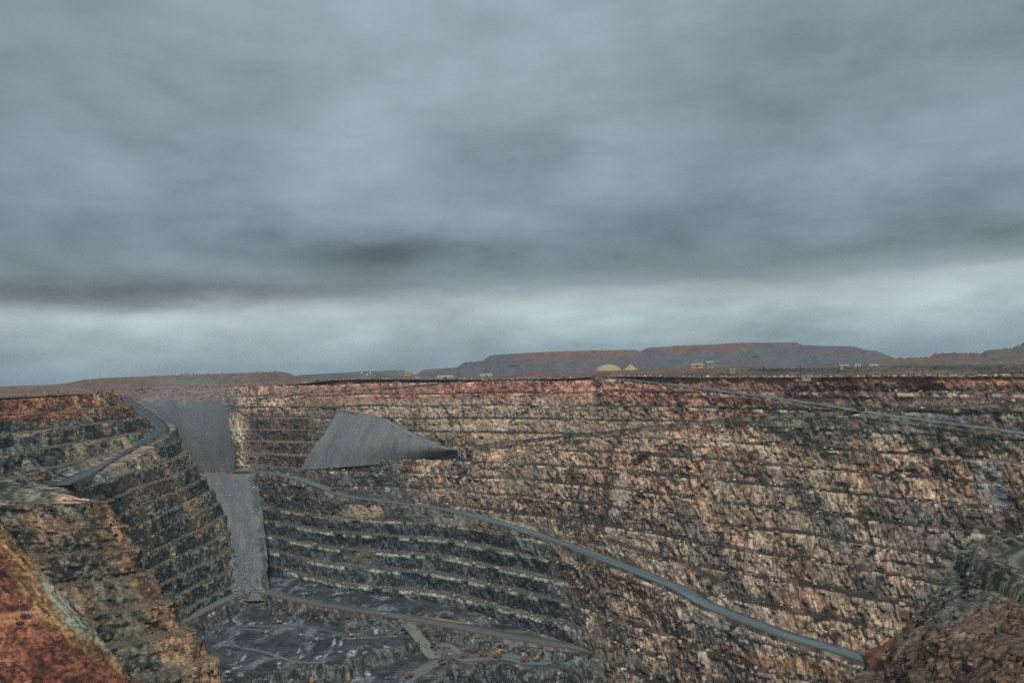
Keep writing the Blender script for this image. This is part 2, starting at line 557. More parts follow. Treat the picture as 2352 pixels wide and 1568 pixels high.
def hit_far(px, py):
    """point of the smooth far wall under a survey pixel"""
    th, t = ray(px, py)
    zs = np.linspace(9, -330, 1400)
    i = np.interp(th, FTH, np.arange(len(FTH)))
    i0 = int(np.clip(i, 0, len(FTH) - 2)); f = i - i0
    g = lambda a: a[i0] * (1 - f) + a[i0 + 1] * f
    Z0, Z1, Z2, Z3, A0, A1, A2, A3 = [g(a) for a in (z0, z1, z2, z3, r0, r1, r2, r3)]
    rs = np.interp(-zs, [-Z0, -Z1, -Z2, -Z3], [A0, A1, A2, A3])
    e = (zs - CZ) / rs - t
    k = int(np.argmax(e < 0))
    return np.array([rs[k] * math.sin(th), rs[k] * math.cos(th), zs[k]])


UPPER = [hit_far(x, y) for x, y in [(1372, 866), (1440, 873), (1540, 886), (1650, 900), (1750, 913), (1860, 929), (1960, 945), (2060, 959), (2160, 973), (2352, 999), (2500, 1020), (2620, 1036)]]
SWITCH = [hit_far(x, y) for x, y in [(1965, 949), (1880, 952), (1780, 959), (1650, 969), (1500, 985), (1380, 997), (1250, 1010), (1150, 1021), (1082, 1029)]]
LOWER = [hit_far(x, y) for x, y in [(480, 1085), (560, 1084), (620, 1088), (690, 1102), (745, 1122), (800, 1141), (870, 1152), (1000, 1168), (1100, 1190), (1200, 1219), (1300, 1253), (1400, 1289),
                                    (1500, 1328), (1560, 1353), (1620, 1388), (1700, 1422), (1800, 1459), (1950, 1504), (2100, 1546), (2300, 1605)]]
LOWER[0] = at_depth(462, 1084, 1478); LOWER[1] = at_depth(545, 1084, 1440)
LEDGE = [hit_far(x, y) for x, y in [(1385, 1240), (1440, 1258), (1500, 1278), (1560, 1298), (1610, 1318), (1650, 1345)]]
BRANCH = [hit_far(x, y) for x, y in [(2010, 946), (2060, 943), (2120, 938), (2200, 932), (2290, 926), (2400, 919), (2520, 912)]]
BACKRAMP = [hit_far(x, y) for x, y in [(600, 917), (660, 911), (730, 901), (800, 899), (900, 893), (1000, 884), (1080, 877)]]


def shift_for(pts, other, half):
    """move a road with the wall where another road's cut pushes the wall out or back"""
    o = np.asarray(other); tho = np.arctan2(o[:, 0], o[:, 1]); k = np.argsort(tho)
    out = []
    for p in pts:
        th = math.atan2(p[0], p[1])
        zr = np.interp(th, tho[k], o[k, 2])
        m = float(sstep(tho.min() - 0.008, tho.min() + 0.004, th) * sstep(tho.max() + 0.008, tho.max() - 0.004, th))
        dz = p[2] - zr
        push = -np.clip(dz / 0.9, -1, 1) * half * math.exp(-abs(dz) / 28.0) * m
        d = np.array([math.sin(th), math.cos(th), 0])
        out.append(p - d * push)
    return out


def wall_road(pts, half, dark=False):
    p = np.asarray(pts)
    th = np.arctan2(p[:, 0], p[:, 1])
    o = np.argsort(th)
    c = catmull(p[o], 12)
    th2 = np.arctan2(c[:, 0], c[:, 1])
    zr = np.interp(FTH, th2, c[:, 2])
    ed = math.radians(0.35)
    mask = sstep(th2[0] - ed, th2[0] + ed, FTH) * sstep(th2[-1] + ed, th2[-1] - ed, FTH)
    return zr, np.full_like(zr, half), mask, dark


FROADS = [wall_road(UPPER, 21), wall_road(SWITCH, 14), wall_road(LOWER, 17), wall_road(LEDGE, 7, True), wall_road(BACKRAMP, 16), wall_road(BRANCH, 6, True)]
FMID = np.median(far_r(-150))
dd = np.linalg.norm(np.diff(far_base(-120), axis=0), axis=1)
FS = np.r_[0, np.cumsum(dd)]
FN = plan_normals(far_base, -120, 1.0)
if (FN * FDIR).sum() > 0: FN = -FN
FN = FN * 0.5 - FDIR * 0.5
FN /= np.linalg.norm(FN, axis=1)[:, None]

TAN, BROWN, PINK, OLIVE = pal(182, 160, 136), pal(128, 109, 93), pal(154, 130, 120), pal(116, 112, 98)
DARK, BLUE, DBLUE, CREAM = pal(34, 32, 30), pal(82, 92, 97), pal(40, 48, 53), pal(196, 188, 168)
RED, ORANGE, PURPLE, RUST = pal(140, 88, 74), pal(172, 122, 88), pal(92, 72, 74), pal(120, 66, 40)
SCREE, GREYROAD = pal(98, 106, 110), pal(98, 112, 118)


def rock_tone(S, Z, seed, light, mid, dark, k=1.0):
    """jointed rock: light and dark blocks, stains and streaks, none of it following the relief"""
    w = 12 * (vn(S / 30, Z / 26, seed + 1) - 0.5)
    n1 = fbm((S + 0.5 * Z) / 42, (Z + w) / 24, 4, seed + 2, 0.6)
    n2 = fbm((S - 0.4 * Z + w) / 6.5, Z / 6.0, 3, seed + 5, 0.65)
    st = fbm((S + w * 0.3) / 4.0, Z / 22, 3, seed + 9, 0.6)           # streaks down the face
    b = blocks((S + w + 0.3 * Z) / 8.0, (Z + w * 0.8) / 7.0, seed + 6)
    c = cmix(np.broadcast_to(mid, S.shape + (3,)), light, sstep(0.44, 0.62, n1 * 0.30 + n2 * 0.48 + b * 0.22) * k)
    c = cmix(c, dark, sstep(0.53, 0.68, st * 0.6 + (1 - n1) * 0.4) * 0.8 * k)
    c = cmix(c, dark, sstep(0.57, 0.70, fbm((S * 0.8 + Z) / 4.5, (Z - 0.6 * S) / 13, 3, seed + 12)) * 0.6 * k)
    c = cmix(c, dark * 0.6, sstep(0.62, 0.72, fbm(S / 2.4, Z / 3.4, 2, seed + 14)) * 0.7 * k)
    c = cmix(c, light * 1.25, sstep(0.63, 0.75, fbm((S + Z * 0.8) / 4.5, (Z - 0.3 * S) / 4.5, 3, seed + 15)) * 0.6 * k)
    c = cmix(c, light * 1.3, sstep(0.66, 0.76, fbm((S - 0.5 * Z) / 2.2, Z / 2.0, 2, seed + 17)) * 0.65 * k)
    c = cmix(c, dark * 0.6, sstep(0.90, 0.95, ridged((S + 0.9 * Z + 2 * w) / 36, (Z - 0.5 * S) / 60, 2, seed + 18)) * 0.9 * k)
    c = cmix(c, dark * 0.6, sstep(0.91, 0.95, ridged((S - 0.4 * Z + w) / 22, (Z + 0.3 * S) / 30, 2, seed + 23)) * 0.7 * k)
    pn = blocks((S + 0.25 * Z + 2 * w) / 38, (Z + 400) / 20.0, seed + 27)                     # tone differs from one blasted panel to the next
    c = c * (0.74 + 0.52 * pn)[..., None]
    return c


def wall_marks(c, P, S, Z, marks, seed):
    """faults, dark crevices, scars, seep stains and dark strips along the ramps: (x0, y0, x1, y1, half width, colour, strength) located on the wall by survey pixels"""
    px, py = to_px(P)
    px = px + 26 * (fbm(S / 22, Z / 22, 3, seed) - 0.5) + 14 * (fbm(S / 5, Z / 5, 2, seed + 4) - 0.5)
    py = py + 26 * (fbm(S / 22, Z / 22, 3, seed + 7) - 0.5) + 14 * (fbm(S / 5, Z / 5, 2, seed + 9) - 0.5)
    for x0, y0, x1, y1, w, col, k in marks:
        dx, dy = x1 - x0, y1 - y0
        t = np.clip(((px - x0) * dx + (py - y0) * dy) / (dx * dx + dy * dy + 1e-6), 0, 1)
        q = np.hypot(px - x0 - t * dx, py - y0 - t * dy)
        c = cmix(c, col, sstep(w, w * 0.45, q) * k * (0.55 + 0.45 * vn(S / 3, Z / 3, seed + 13)))
    return c


FD, FG, FC, FB, FR = pal(34, 34, 34), pal(150, 146, 138), pal(190, 172, 146), pal(118, 120, 130), pal(122, 66, 38)
FAR_MARKS = [(1440, 886, 1950, 957, 8, FD, 0.8), (1990, 964, 2352, 1011, 8, FD, 0.8), (1085, 1033, 1500, 990, 7, FD, 0.9), (1500, 990, 1780, 964, 7, FD, 0.9), (1780, 964, 1950, 953, 7, FD, 0.9),  # dark strips coloured along the ramps and below their lower edges
             (1392, 1190, 1285, 1218, 8, FD, 0.9), (1385, 1195, 1405, 1070, 10, FD, 0.85), (1405, 1070, 1450, 950, 7, FD, 0.7), (1398, 1232, 1432, 1105, 15, FG, 0.9),
             (1232, 905, 1185, 965, 7, FD, 0.8), (1318, 885, 1290, 960, 6, FD, 0.6), (1520, 875, 1490, 940, 6, FD, 0.55), (1850, 872, 1775, 932, 8, FD, 0.8), (1905, 868, 1880, 890, 6, FD, 0.8),
             (935, 1115, 1020, 1050, 7, FC, 0.75), (985, 1070, 1060, 1040, 5, FC, 0.7), (1290, 895, 1420, 892, 8, pal(196, 156, 130), 0.7), (1720, 880, 2352, 872, 5, pal(178, 128, 92), 0.6),
             (765, 1245, 880, 1236, 7, FD, 0.85), (880, 1236, 1075, 1250, 6, FD, 0.85), (1075, 1250, 1165, 1205, 5, FD, 0.8), (790, 1185, 860, 1175, 24, pal(176, 158, 128), 0.75), (1010, 1190, 1060, 1200, 18, FG, 0.6),
             (810, 1285, 850, 1275, 26, pal(120, 116, 92), 0.7), (1140, 1200, 1230, 1215, 14, FC, 0.55), (2265, 1095, 2300, 1150, 40, FB, 0.65), (2060, 985, 2110, 1000, 20, FG, 0.5), (1650, 1010, 1800, 1020, 18, FC, 0.5),
             (2020, 1030, 2013, 1085, 5, FR, 0.85), (1835, 1135, 1828, 1182, 6, FR, 0.85), (2224, 1050, 2214, 1105, 6, FR, 0.85), (1440, 1395, 1430, 1425, 6, FR, 0.9), (2030, 1275, 2045, 1340, 6, FR, 0.8),
             (1415, 1205, 1408, 1235, 5, FR, 0.8), (1560, 1300, 1640, 1320, 8, pal(150, 98, 60), 0.8), (1585, 1420, 1660, 1440, 26, FG, 0.5), (1600, 1452, 1640, 1460, 18, pal(60, 66, 72), 0.7),
             (1640, 1500, 1900, 1540, 22, pal(158, 118, 80), 0.5), (2080, 1000, 2240, 1010, 6, FD, 0.6), (1900, 958, 2200, 968, 6, FD, 0.6), (1290, 1300, 1330, 1420, 22, pal(58, 56, 50), 0.6)]


def far_colour(S, Z, berm, P):
    px = np.broadcast_to(FPX[None], S.shape)
    wob = 60 * (fbm(S / 120, Z / 50, 3, 41) - 0.5)
    zw = Z + 14 * (fbm(S / 70, Z / 30, 3, 44) - 0.5)
    warm = rock_tone(S, Z, 50, TAN, BROWN, DARK)
    warm = cmix(warm, warm * np.array([1.07, 0.95, 0.92]), sstep(0.48, 0.62, fbm(S / 60, Z / 40, 3, 71)))
    warm = cmix(warm, rock_tone(S, Z, 60, pal(160, 148, 128), pal(120, 110, 95), DARK), sstep(0.54, 0.68, fbm(S / 90, Z / 55, 3, 73)) * 0.8)
    cold = rock_tone(S, Z, 80, pal(100, 104, 103), pal(50, 56, 60), pal(22, 25, 28))
    # dark fresh rock in the deep western part
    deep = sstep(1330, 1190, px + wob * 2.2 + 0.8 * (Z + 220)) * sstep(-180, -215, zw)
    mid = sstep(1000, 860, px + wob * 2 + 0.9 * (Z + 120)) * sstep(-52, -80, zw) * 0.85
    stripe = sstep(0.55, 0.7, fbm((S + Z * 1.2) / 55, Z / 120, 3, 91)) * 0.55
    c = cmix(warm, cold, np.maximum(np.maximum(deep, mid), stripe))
    pale = sstep(700, 900, px) * sstep(1500, 1250, px) * sstep(-95, -70, zw) * sstep(-18, -32, zw)
    c = cmix(c, rock_tone(S, Z, 66, CREAM * 0.85, TAN * 0.8, DARK), pale * 0.75)
    # oxidised cap
    cap = sstep(-40, -22, zw) * sstep(600, 760, px) * sstep(1950, 1500, px + wob)
    redr = rock_tone(S, Z, 95, pal(176, 130, 112), RED, PURPLE)
    c = cmix(c, redr, cap * 0.9)
    capr = sstep(1650, 1850, px + wob)
    c = cmix(c, rock_tone(S, Z, 98, ORANGE, pal(150, 104, 76), PURPLE, 0.8), capr * sstep(-13, -9, Z + 2 * (vn(S / 30, Z / 9, 5) - 0.5)))
    c = cmix(c, rock_tone(S, Z, 99, pal(120, 96, 86), PURPLE, DARK, 0.9), capr * sstep(-9, -13, Z) * sstep(-36, -28, zw) * 0.85)
    c = cmix(c, rock_tone(S, Z, 97, pal(130, 128, 108), pal(82, 84, 76), DARK), capr * sstep(-30, -38, zw) * sstep(-75, -55, zw) * 0.8)
    # rust runs below some seeps
    c = cmix(c, RUST * 0.8, sstep(0.80, 0.9, vn(S / 5.5, Z / 60, 31) * 0.75 + vn(S / 160, Z / 60, 32) * 0.35) * sstep(1300, 1500, px) * 0.45)
    c = cmix(c, pal(110, 112, 122), sstep(0.66, 0.78, fbm(S / 45, Z / 30, 3, 35)) * sstep(1900, 2100, px) * 0.55)
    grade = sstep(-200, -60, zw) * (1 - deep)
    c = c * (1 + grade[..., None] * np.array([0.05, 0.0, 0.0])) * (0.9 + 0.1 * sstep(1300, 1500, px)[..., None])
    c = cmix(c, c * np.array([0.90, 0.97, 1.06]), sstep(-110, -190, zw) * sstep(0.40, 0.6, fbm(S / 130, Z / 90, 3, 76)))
    c = wall_marks(c, P, S, Z, FAR_MARKS, 800)
    # pale lip coloured along the bench crests, dark crushed rock on the berms
    lip = sstep(0.38, 0.55, fbm(S / 18, Z / 14, 3, 37)) * sstep(15.0, 17.5, np.mod(Z + 340, 20.0)) * deep
    c = cmix(c, pal(170, 170, 158), lip * 0.95)
    lip2 = sstep(0.50, 0.66, fbm(S / 9, Z / 9, 3, 38)) * sstep(15.5, 18.5, np.mod(Z + 340, 20.0)) * (1 - deep)
    c = cmix(c, pal(198, 184, 164), lip2 * 0.7)
    bd = 0.72 + 0.28 * sstep(0.25, 0.55, fbm(S / 30, Z / 60, 2, 36))
    bc = cmix(np.broadcast_to(pal(44, 41, 39), S.shape + (3,)), pal(82, 84, 84), deep * 0.95)
    c = cmix(c, bc, berm * bd * 0.97)
    tanc = sstep(585, 545, px + wob * 0.5) * sstep(-155, -140, Z) * sstep(-45, -60, Z)
    c = cmix(c, rock_tone(S, Z, 66, CREAM * 0.9, TAN * 0.9, BROWN * 0.6), tanc * 0.85)
    brn = sstep(540, 590, px + wob * 0.5) * sstep(740, 700, px) * sstep(-150, -138, Z) * sstep(-45, -60, Z)
    c = cmix(c, cmix(rock_tone(S, Z, 68, pal(100, 86, 78), pal(62, 56, 54), pal(28, 28, 29)), pal(112, 101, 90), berm * 0.8), brn * 0.95)
    return c


def far_beta(S, ZB):
    px = np.broadcast_to(FPX[None], S.shape)
    deep = sstep(1350, 1150, px) * sstep(-170, -200, ZB)
    return 0.44 + 0.22 * deep, 0.45 + 0.35 * deep


def far_damp(S, Z):
    px = np.broadcast_to(FPX[None], S.shape)
    return 1 - 0.45 * sstep(1350, 1150, px) * sstep(-170, -200, Z)


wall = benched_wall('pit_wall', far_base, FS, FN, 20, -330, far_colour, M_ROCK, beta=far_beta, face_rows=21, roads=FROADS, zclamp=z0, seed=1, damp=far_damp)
tag(wall, 'tall benched brown and grey rock wall across the far side of the pit', 'pit wall', kind='structure')

# ------------------------------------------------------------------ long wall on the left, ending in a nose
BL = [(2, [(-650, 560), (-640, 700), (-622, 1000), (-617, 1215), (-645, 1290), (-800, 1420)]),
      (-30, [(-612, 560), (-600, 700), (-592, 1000), (-588, 1250), (-625, 1330), (-790, 1460)]),
      (-60, [(-540, 560), (-532, 700), (-548, 1000), (-566, 1285), (-600, 1370), (-780, 1490)]),
      (-110, [(-470, 560), (-464, 700), (-484, 1000), (-509, 1252), (-560, 1350), (-740, 1480)]),
      (-160, [(-460, 560), (-456, 700), (-472, 1000), (-484, 1262), (-530, 1360), (-700, 1480)]),
      (-210, [(-460, 560), (-456, 700), (-464, 1000), (-450, 1234), (-490, 1340), (-660, 1470)]),
      (-260, [(-436, 560), (-432, 700), (-442, 1000), (-417, 1190), (-455, 1310), (-620, 1450)]),
      (-330, [(-405, 560), (-402, 700), (-412, 1000), (-392, 1165), (-425, 1290), (-590, 1440)])]
BB = LevelBase(BL, 620)
BN = plan_normals(BB, -110, 1.0)
if BN[100, 0] < 0: BN = -BN
BROAD = np.array([at_depth(140, 1116, 862), at_depth(190, 1092, 940), at_depth(250, 1056, 1060), at_depth(318, 1020, 1185), at_depth(352, 1001, 1255), at_depth(370, 985, 1300),
                  at_depth(352, 966, 1350), at_depth(322, 944, 1410), at_depth(292, 924, 1470), at_depth(262, 908, 1530)])
bmid = BB(-75)
jn = int(np.argmin(np.hypot(bmid[:, 0] - BROAD[5, 0], bmid[:, 1] - BROAD[5, 1])))
BS = BB.s
bs_keys = [int(np.argmin(np.abs(bmid[:jn + 1, 1] - p[1]))) for p in BROAD[:5]] + [jn]
bzr = np.interp(np.arange(len(BS)), bs_keys + [len(BS) - 1], list(BROAD[:6, 2]) + [-20])
bmask = sstep(BS[bs_keys[0]] - 30, BS[bs_keys[0]] + 10, BS)


def left_colour(S, Z, berm, P):
    zw = Z + 8 * (fbm(S / 50, Z / 25, 3, 141) - 0.5)
    near = sstep(700, 500, S)
    cold = rock_tone(S, Z, 150, pal(122, 126, 118), pal(64, 71, 73), pal(28, 33, 35))
    warm = rock_tone(S, Z, 155, pal(160, 142, 118), pal(96, 92, 82), DARK)
    c = cmix(cold, warm, sstep(0.52, 0.64, fbm(S / 80, Z / 70, 3, 160)) * 0.7)
    # pale ochre seams running down the corner
    seam = np.maximum(sstep(0.70, 0.82, vn((S + 0.10 * Z) / 24, Z / 160, 163)), 0)
    c = cmix(c, pal(172, 146, 116), seam * sstep(380, 520, S) * 0.75)
    red = rock_tone(S, Z, 158, pal(172, 118, 88), pal(132, 80, 62), pal(80, 54, 50))
    red = cmix(red, rock_tone(S, Z, 159, pal(206, 178, 146), pal(140, 100, 84), pal(78, 62, 62)), sstep(500, 600, S) * sstep(0.35, 0.6, vn(S / 14, Z / 80, 164)))
    c = cmix(c, red, sstep(-42, -30, zw - 8 * near))
    c = wall_marks(c, P, S, Z, [(306, 1032, 322, 1090, 7, FC, 0.85), (322, 1090, 355, 1195, 7, FC, 0.8), (355, 1195, 400, 1290, 6, FC, 0.8), (332, 1035, 345, 1090, 6, pal(168, 118, 98), 0.8), (345, 1090, 372, 1150, 7, pal(168, 118, 98), 0.8),
                             (215, 905, 232, 960, 6, pal(206, 176, 140), 0.8), (175, 912, 200, 965, 6, pal(196, 160, 124), 0.7), (262, 960, 275, 1010, 5, FC, 0.7), (385, 1120, 430, 1150, 14, FC, 0.4)], 820)
    c = cmix(c, pal(150, 140, 122), sstep(0.45, 0.62, fbm(S / 12, Z / 9, 3, 168)) * sstep(15.0, 17.8, np.mod(Z + 340, 20.0)) * sstep(-30, -45, Z) * 0.8)
    return cmix(c, pal(86, 82, 76), berm * 0.85)


wl = benched_wall('pit_wall', BB, BS, BN, 20, -330, left_colour, M_ROCK, beta=lambda S, ZB: (np.full_like(S, 0.55), 0.6), amp=0.8, face_rows=19, roads=[(bzr, np.full_like(bzr, 15.0), bmask, False)], zclamp=np.full_like(BS, 2.0) + 1.5 * (vn(BS / 60, BS * 0, 9) - 0.5), seed=31, flip=True)
tag(wl, 'dark benched pit wall with an orange oxidised top and a grey ramp across its corner', 'pit wall', kind='structure')
road_ribbon('haul_road', BROAD, 24, 'grey ramp bending round the corner of the orange topped wall', windrow_side=-1, seed=3)

# ------------------------------------------------------------------ middle spur
def back_of(nose, dy, k):
    """a point further back that stays hidden behind the nose"""
    return (nose[0] / nose[1] * k * (nose[1] + dy), nose[1] + dy)


def spur_level(z, far_left, left, mid, nose, end):
    return (z, [far_left, left, mid, nose, back_of(nose, 35, 1.09), back_of(nose, 110, 1.33), end])


CL = [spur_level(-62, (-700, 640), (-560, 660), (-450, 676), (-345, 668), (-520, 900)),
      spur_level(-80, (-700, 620), (-560, 640), (-428, 660), (-334, 658), (-520, 900)),
      spur_level(-112, (-690, 590), (-550, 608), (-405, 640), (-315, 660), (-510, 900)),
      spur_level(-146, (-670, 552), (-530, 574), (-380, 612), (-295, 660), (-500, 900)),
      spur_level(-172, (-650, 525), (-510, 550), (-350, 588), (-262, 640), (-490, 900)),
      spur_level(-210, (-630, 490), (-480, 515), (-318, 552), (-230, 620), (-480, 900)),
      spur_level(-260, (-600, 440), (-440, 465), (-280, 510), (-196, 600), (-460, 900)),
      spur_level(-330, (-560, 380), (-400, 400), (-230, 450), (-150, 575), (-440, 900))]
CB = LevelBase(CL, 560)
CN = plan_normals(CB, -146, 1.0)
if CN[150, 1] > 0: CN = -CN


def spur_colour(S, Z, berm, P):
    px = to_px(P)[0]
    dark = rock_tone(S, Z, 180, pal(120, 116, 100), pal(58, 59, 54), pal(26, 29, 29))
    brown = rock_tone(S, Z, 185, pal(168, 136, 108), pal(108, 84, 66), pal(44, 40, 36))
    sil = px - np.interp(Z, [-260, -209, -172, -146, -112, -80, -60], [560, 491, 420, 350, 292, 240, 225])
    f = sstep(-95, -15, sil + 90 * (fbm(S / 30, Z / 22, 3, 188) - 0.5))
    c = cmix(dark, brown, np.maximum(f * 0.95, 0.7 * sstep(0.58, 0.70, fbm(S / 34, Z / 16, 3, 189))))
    return cmix(c, pal(92, 84, 74), berm * 0.7)


ct = benched_wall('rock_spur', CB, CB.s, CN, -60, -320, spur_colour, M_NEAR, beta=lambda S, ZB: (np.full_like(S, 0.5), 0.45), face_rows=24, amp=0.9, seed=51, flip=True, zclamp=np.full_like(CB.s, -80.0) + 5 * (fbm(CB.s / 40, CB.s * 0, 3, 8) - 0.5))
tag(ct, 'brown edged benched spur standing out from the wall above the pit floor', 'rock spur', kind='structure')
# rocky shelf that ties the crest of the spur to the long wall
cc = CB(-80)
lf = np.linspace(0, 1, 60)
lp = np.zeros((60, len(cc), 3))
tgt = np.stack([np.full(len(cc), -560.0), 600 + 330 * np.linspace(0, 1, len(cc))], -1)
S_, Q_ = np.meshgrid(CB.s, lf)
lp[..., :2] = cc[None] * (1 - Q_[..., None]) + tgt[None] * Q_[..., None]
lp[..., 2] = -80.5 + 30 * Q_ ** 1.6 + 9 * (fbm(lp[..., 0] / 22, lp[..., 1] / 22, 4, 3) - 0.5) * sstep(0, 0.15, Q_)
lx = to_px(lp)[0]
lc = rock_tone(lp[..., 0] * 1.5, lp[..., 1], 190, pal(128, 124, 110), pal(68, 70, 64), pal(40, 44, 44))
lc = cmix(lc, pal(190, 156, 138), sstep(0.40, 0.55, fbm(lp[..., 0] / 20, lp[..., 1] / 20, 3, 6)) * sstep(110, 150, lx) * sstep(0.45, 0.25, Q_))
tag(grid_object('rock_shelf', lp, lc, M_ROCK, flip=True), 'dark rubble shelf with pinkish patches behind the middle spur', 'rock shelf', kind='structure')

# ------------------------------------------------------------------ nearest red spur
DL = [spur_level(-36, (-420, 430), (-380, 440), (-330, 446), (-306, 450), (-430, 560)),
      spur_level(-55, (-420, 392), (-350, 398), (-296, 408), (-268, 420), (-420, 560)),
      spur_level(-70, (-420, 374), (-340, 382), (-275, 392), (-246, 409), (-410, 560)),
      spur_level(-88, (-420, 356), (-330, 366), (-252, 378), (-226, 400), (-400, 560)),
      spur_level(-91, (-420, 345), (-320, 355), (-240, 364), (-217, 394), (-400, 560)),
      spur_level(-105, (-410, 332), (-312, 342), (-226, 352), (-200, 386), (-390, 560)),
      spur_level(-125, (-400, 312), (-300, 322), (-206, 334), (-174, 370), (-380, 560)),
      spur_level(-160, (-390, 276), (-280, 288), (-176, 300), (-128, 340), (-370, 560))]
DB = LevelBase(DL, 420)
DN = plan_normals(DB, -91, 1.0)
if DN[100, 1] > 0: DN = -DN


def red_disp(S, Z):
    w = 5 * (vn(S / 16, Z / 20, 301) - 0.5)
    g = ridged((S + 0.55 * Z + w) / 7.5, Z / 40, 3, 302)              # rills cut by rain
    d = -2.4 * sstep(0.5, 1.0, g) + 4.0 * (fbm(S / 26, Z / 22, 3, 304) - 0.5) + 1.2 * (fbm(S / 3.5, Z / 4.5, 3, 306) - 0.5) + 1.0 * (blocks((S + w) / 2.4, Z / 2.4, 31) - 0.5)
    return d * (1 - 0.75 * sstep(5, 2.5, np.abs(Z + 89.5)))


def red_colour(S, Z, berm, P):
    px, py = to_px(P)
    w = 34 * (fbm(S / 14, Z / 14, 3, 311) - 0.5) + 46 * (fbm(S / 2.2, Z / 9, 3, 313) - 0.5)
    red = rock_tone(S * 3, Z * 3, 320, pal(138, 88, 68), pal(94, 58, 46), pal(34, 24, 22))
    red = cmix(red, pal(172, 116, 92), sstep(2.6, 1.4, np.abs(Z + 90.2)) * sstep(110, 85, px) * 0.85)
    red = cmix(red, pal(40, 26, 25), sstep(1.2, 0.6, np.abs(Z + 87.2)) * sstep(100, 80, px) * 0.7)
    och = rock_tone(S * 4, Z * 1.2, 325, pal(160, 126, 88), pal(110, 82, 56), pal(44, 36, 28))
    grn = rock_tone(S * 5, Z * 1.0, 330, pal(160, 160, 136), pal(104, 106, 88), pal(56, 58, 48))
    # the ridge line carries ochre, then a grey green skin beyond it
    edge = np.interp(py, [1180, 1260, 1390, 1480, 1568, 1620], [-30, 20, 85, 190, 330, 380])
    c = cmix(red, och, sstep(-40, -5, px - edge + w))
    c = cmix(c, grn, sstep(22, 50, px - edge + w * 1.4) * sstep(1290, 1350, py + w))
    return c


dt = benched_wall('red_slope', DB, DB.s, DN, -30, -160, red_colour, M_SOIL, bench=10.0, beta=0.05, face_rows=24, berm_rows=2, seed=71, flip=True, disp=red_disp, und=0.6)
tag(dt, 'red soil slope streaked with ochre and grey green rills in the lower corner', 'slope', kind='structure')


# ------------------------------------------------------------------ near buttress on the right
EL = [(-70, [(370, 190), (262, 290), (240, 345), (244, 396), (262, 450), (320, 490), (480, 540)]),
      (-88, [(340, 190), (234, 285), (214, 342), (223, 396), (247, 444), (300, 480), (460, 540)]),
      (-104, [(320, 165), (208, 270), (190, 332), (204, 390), (233, 437), (285, 478), (450, 540)]),
      (-121, [(295, 140), (182, 252), (163, 316), (178, 378), (208, 431), (262, 476), (440, 540)]),
      (-150, [(262, 105), (146, 225), (126, 294), (140, 362), (165, 421), (225, 474), (420, 540)]),
      (-200, [(215, 60), (95, 185), (72, 258), (88, 330), (116, 402), (185, 470), (400, 540)]),
      (-260, [(160, 20), (40, 140), (15, 215), (30, 290), (62, 378), (140, 462), (380, 540)])]
EB = LevelBase(EL, 820)
EN = plan_normals(EB, -121, 1.0)
if EN[410, 0] > 0: EN = -EN


def near_disp(S, Z):
    w = 6 * (vn(S / 20, Z / 20, 361) - 0.5)
    d = 20 * (fbm(S / 60, Z / 45, 3, 362) - 0.5) + 13 * (fbm((S + 0.3 * Z) / 22, Z / 18, 3, 363) - 0.5)
    d += 2.6 * (blocks((S + w + 0.3 * Z) / 5.5, (Z + w * 0.6) / 5.0, 36) - 0.5) + 1.6 * (blocks((S - w) / 2.4, (Z - w) / 2.2, 37) - 0.5)
    d += 0.9 * (fbm(S / 1.7, Z / 1.7, 2, 366) - 0.5)
    return d


def near_colour(S, Z, berm, P):
    px, py = to_px(P)
    S, Z = P[..., 1] * 0.9 - P[..., 0] * 0.5, Z - 0.35 * P[..., 0] + 0.15 * P[..., 1]
    cold = rock_tone(S * 2, Z * 3.4, 340, pal(126, 128, 120), pal(56, 60, 59), pal(18, 20, 21), 0.8)
    warm = rock_tone(S * 2, Z * 3.4, 345, pal(124, 102, 84), pal(76, 62, 52), pal(22, 20, 19), 0.8)
    f = sstep(-60, 60, (py - 1385) + 0.25 * (px - 2200) + 130 * (fbm(S / 22, Z / 18, 3, 348) - 0.5))
    c = cmix(cold, warm, f)
    c = cmix(c, RUST * 1.1, sstep(0.78, 0.9, vn(S / 7, Z / 40, 350)) * 0.7 * f)
    return cmix(c, pal(70, 66, 62), berm * 0.4)


et = benched_wall('rock_buttress', EB, EB.s, EN, -80, -260, near_colour, M_NEAR, bench=20.0, beta=0.30, face_rows=44, amp=1.0, seed=91, flip=False, disp=near_disp, zclamp=np.full_like(EB.s, -89.0) + 2 * (fbm(EB.s / 30, EB.s * 0, 2, 5) - 0.5), top_noise=3.0)
tag(et, 'rough brown and charcoal rock buttress in the lower right corner', 'rock buttress', kind='structure')
ec = EB(-89)
ef = np.linspace(0, 1, 70)
ep = np.zeros((70, len(ec), 3))
ep[..., :2] = ec[None] * (1 - ef[:, None, None]) + np.array([400.0, 380.0]) * ef[:, None, None]
rim_e = (sstep(0.16, 0.06, ef) * sstep(0.0, 0.04, ef))[:, None]
ep[..., 2] = -89.0 + 0.9 * (fbm(ep[..., 0] / 8, ep[..., 1] / 8, 4, 4) - 0.5) + rim_e * (9 * fbm(ep[..., 0] / 12, ep[..., 1] / 12, 4, 9) + 4.5 * (blocks(ep[..., 0] / 3.4, ep[..., 1] / 3.4, 9) - 0.5) + 2.2 * (blocks(ep[..., 0] / 1.5, ep[..., 1] / 1.5, 10) - 0.5))
ep[0, :, 2] = -125.0; ep[1, :, 2] -= 3.0
pc = rock_tone(ep[..., 0] * 2, ep[..., 1] * 2, 360, pal(104, 102, 94), pal(52, 52, 48), pal(20, 20, 19))
tag(grid_object('rock_shelf', ep, pc, M_NEAR), 'dark gravel shelf on top of the near rock buttress', 'rock shelf', kind='structure')
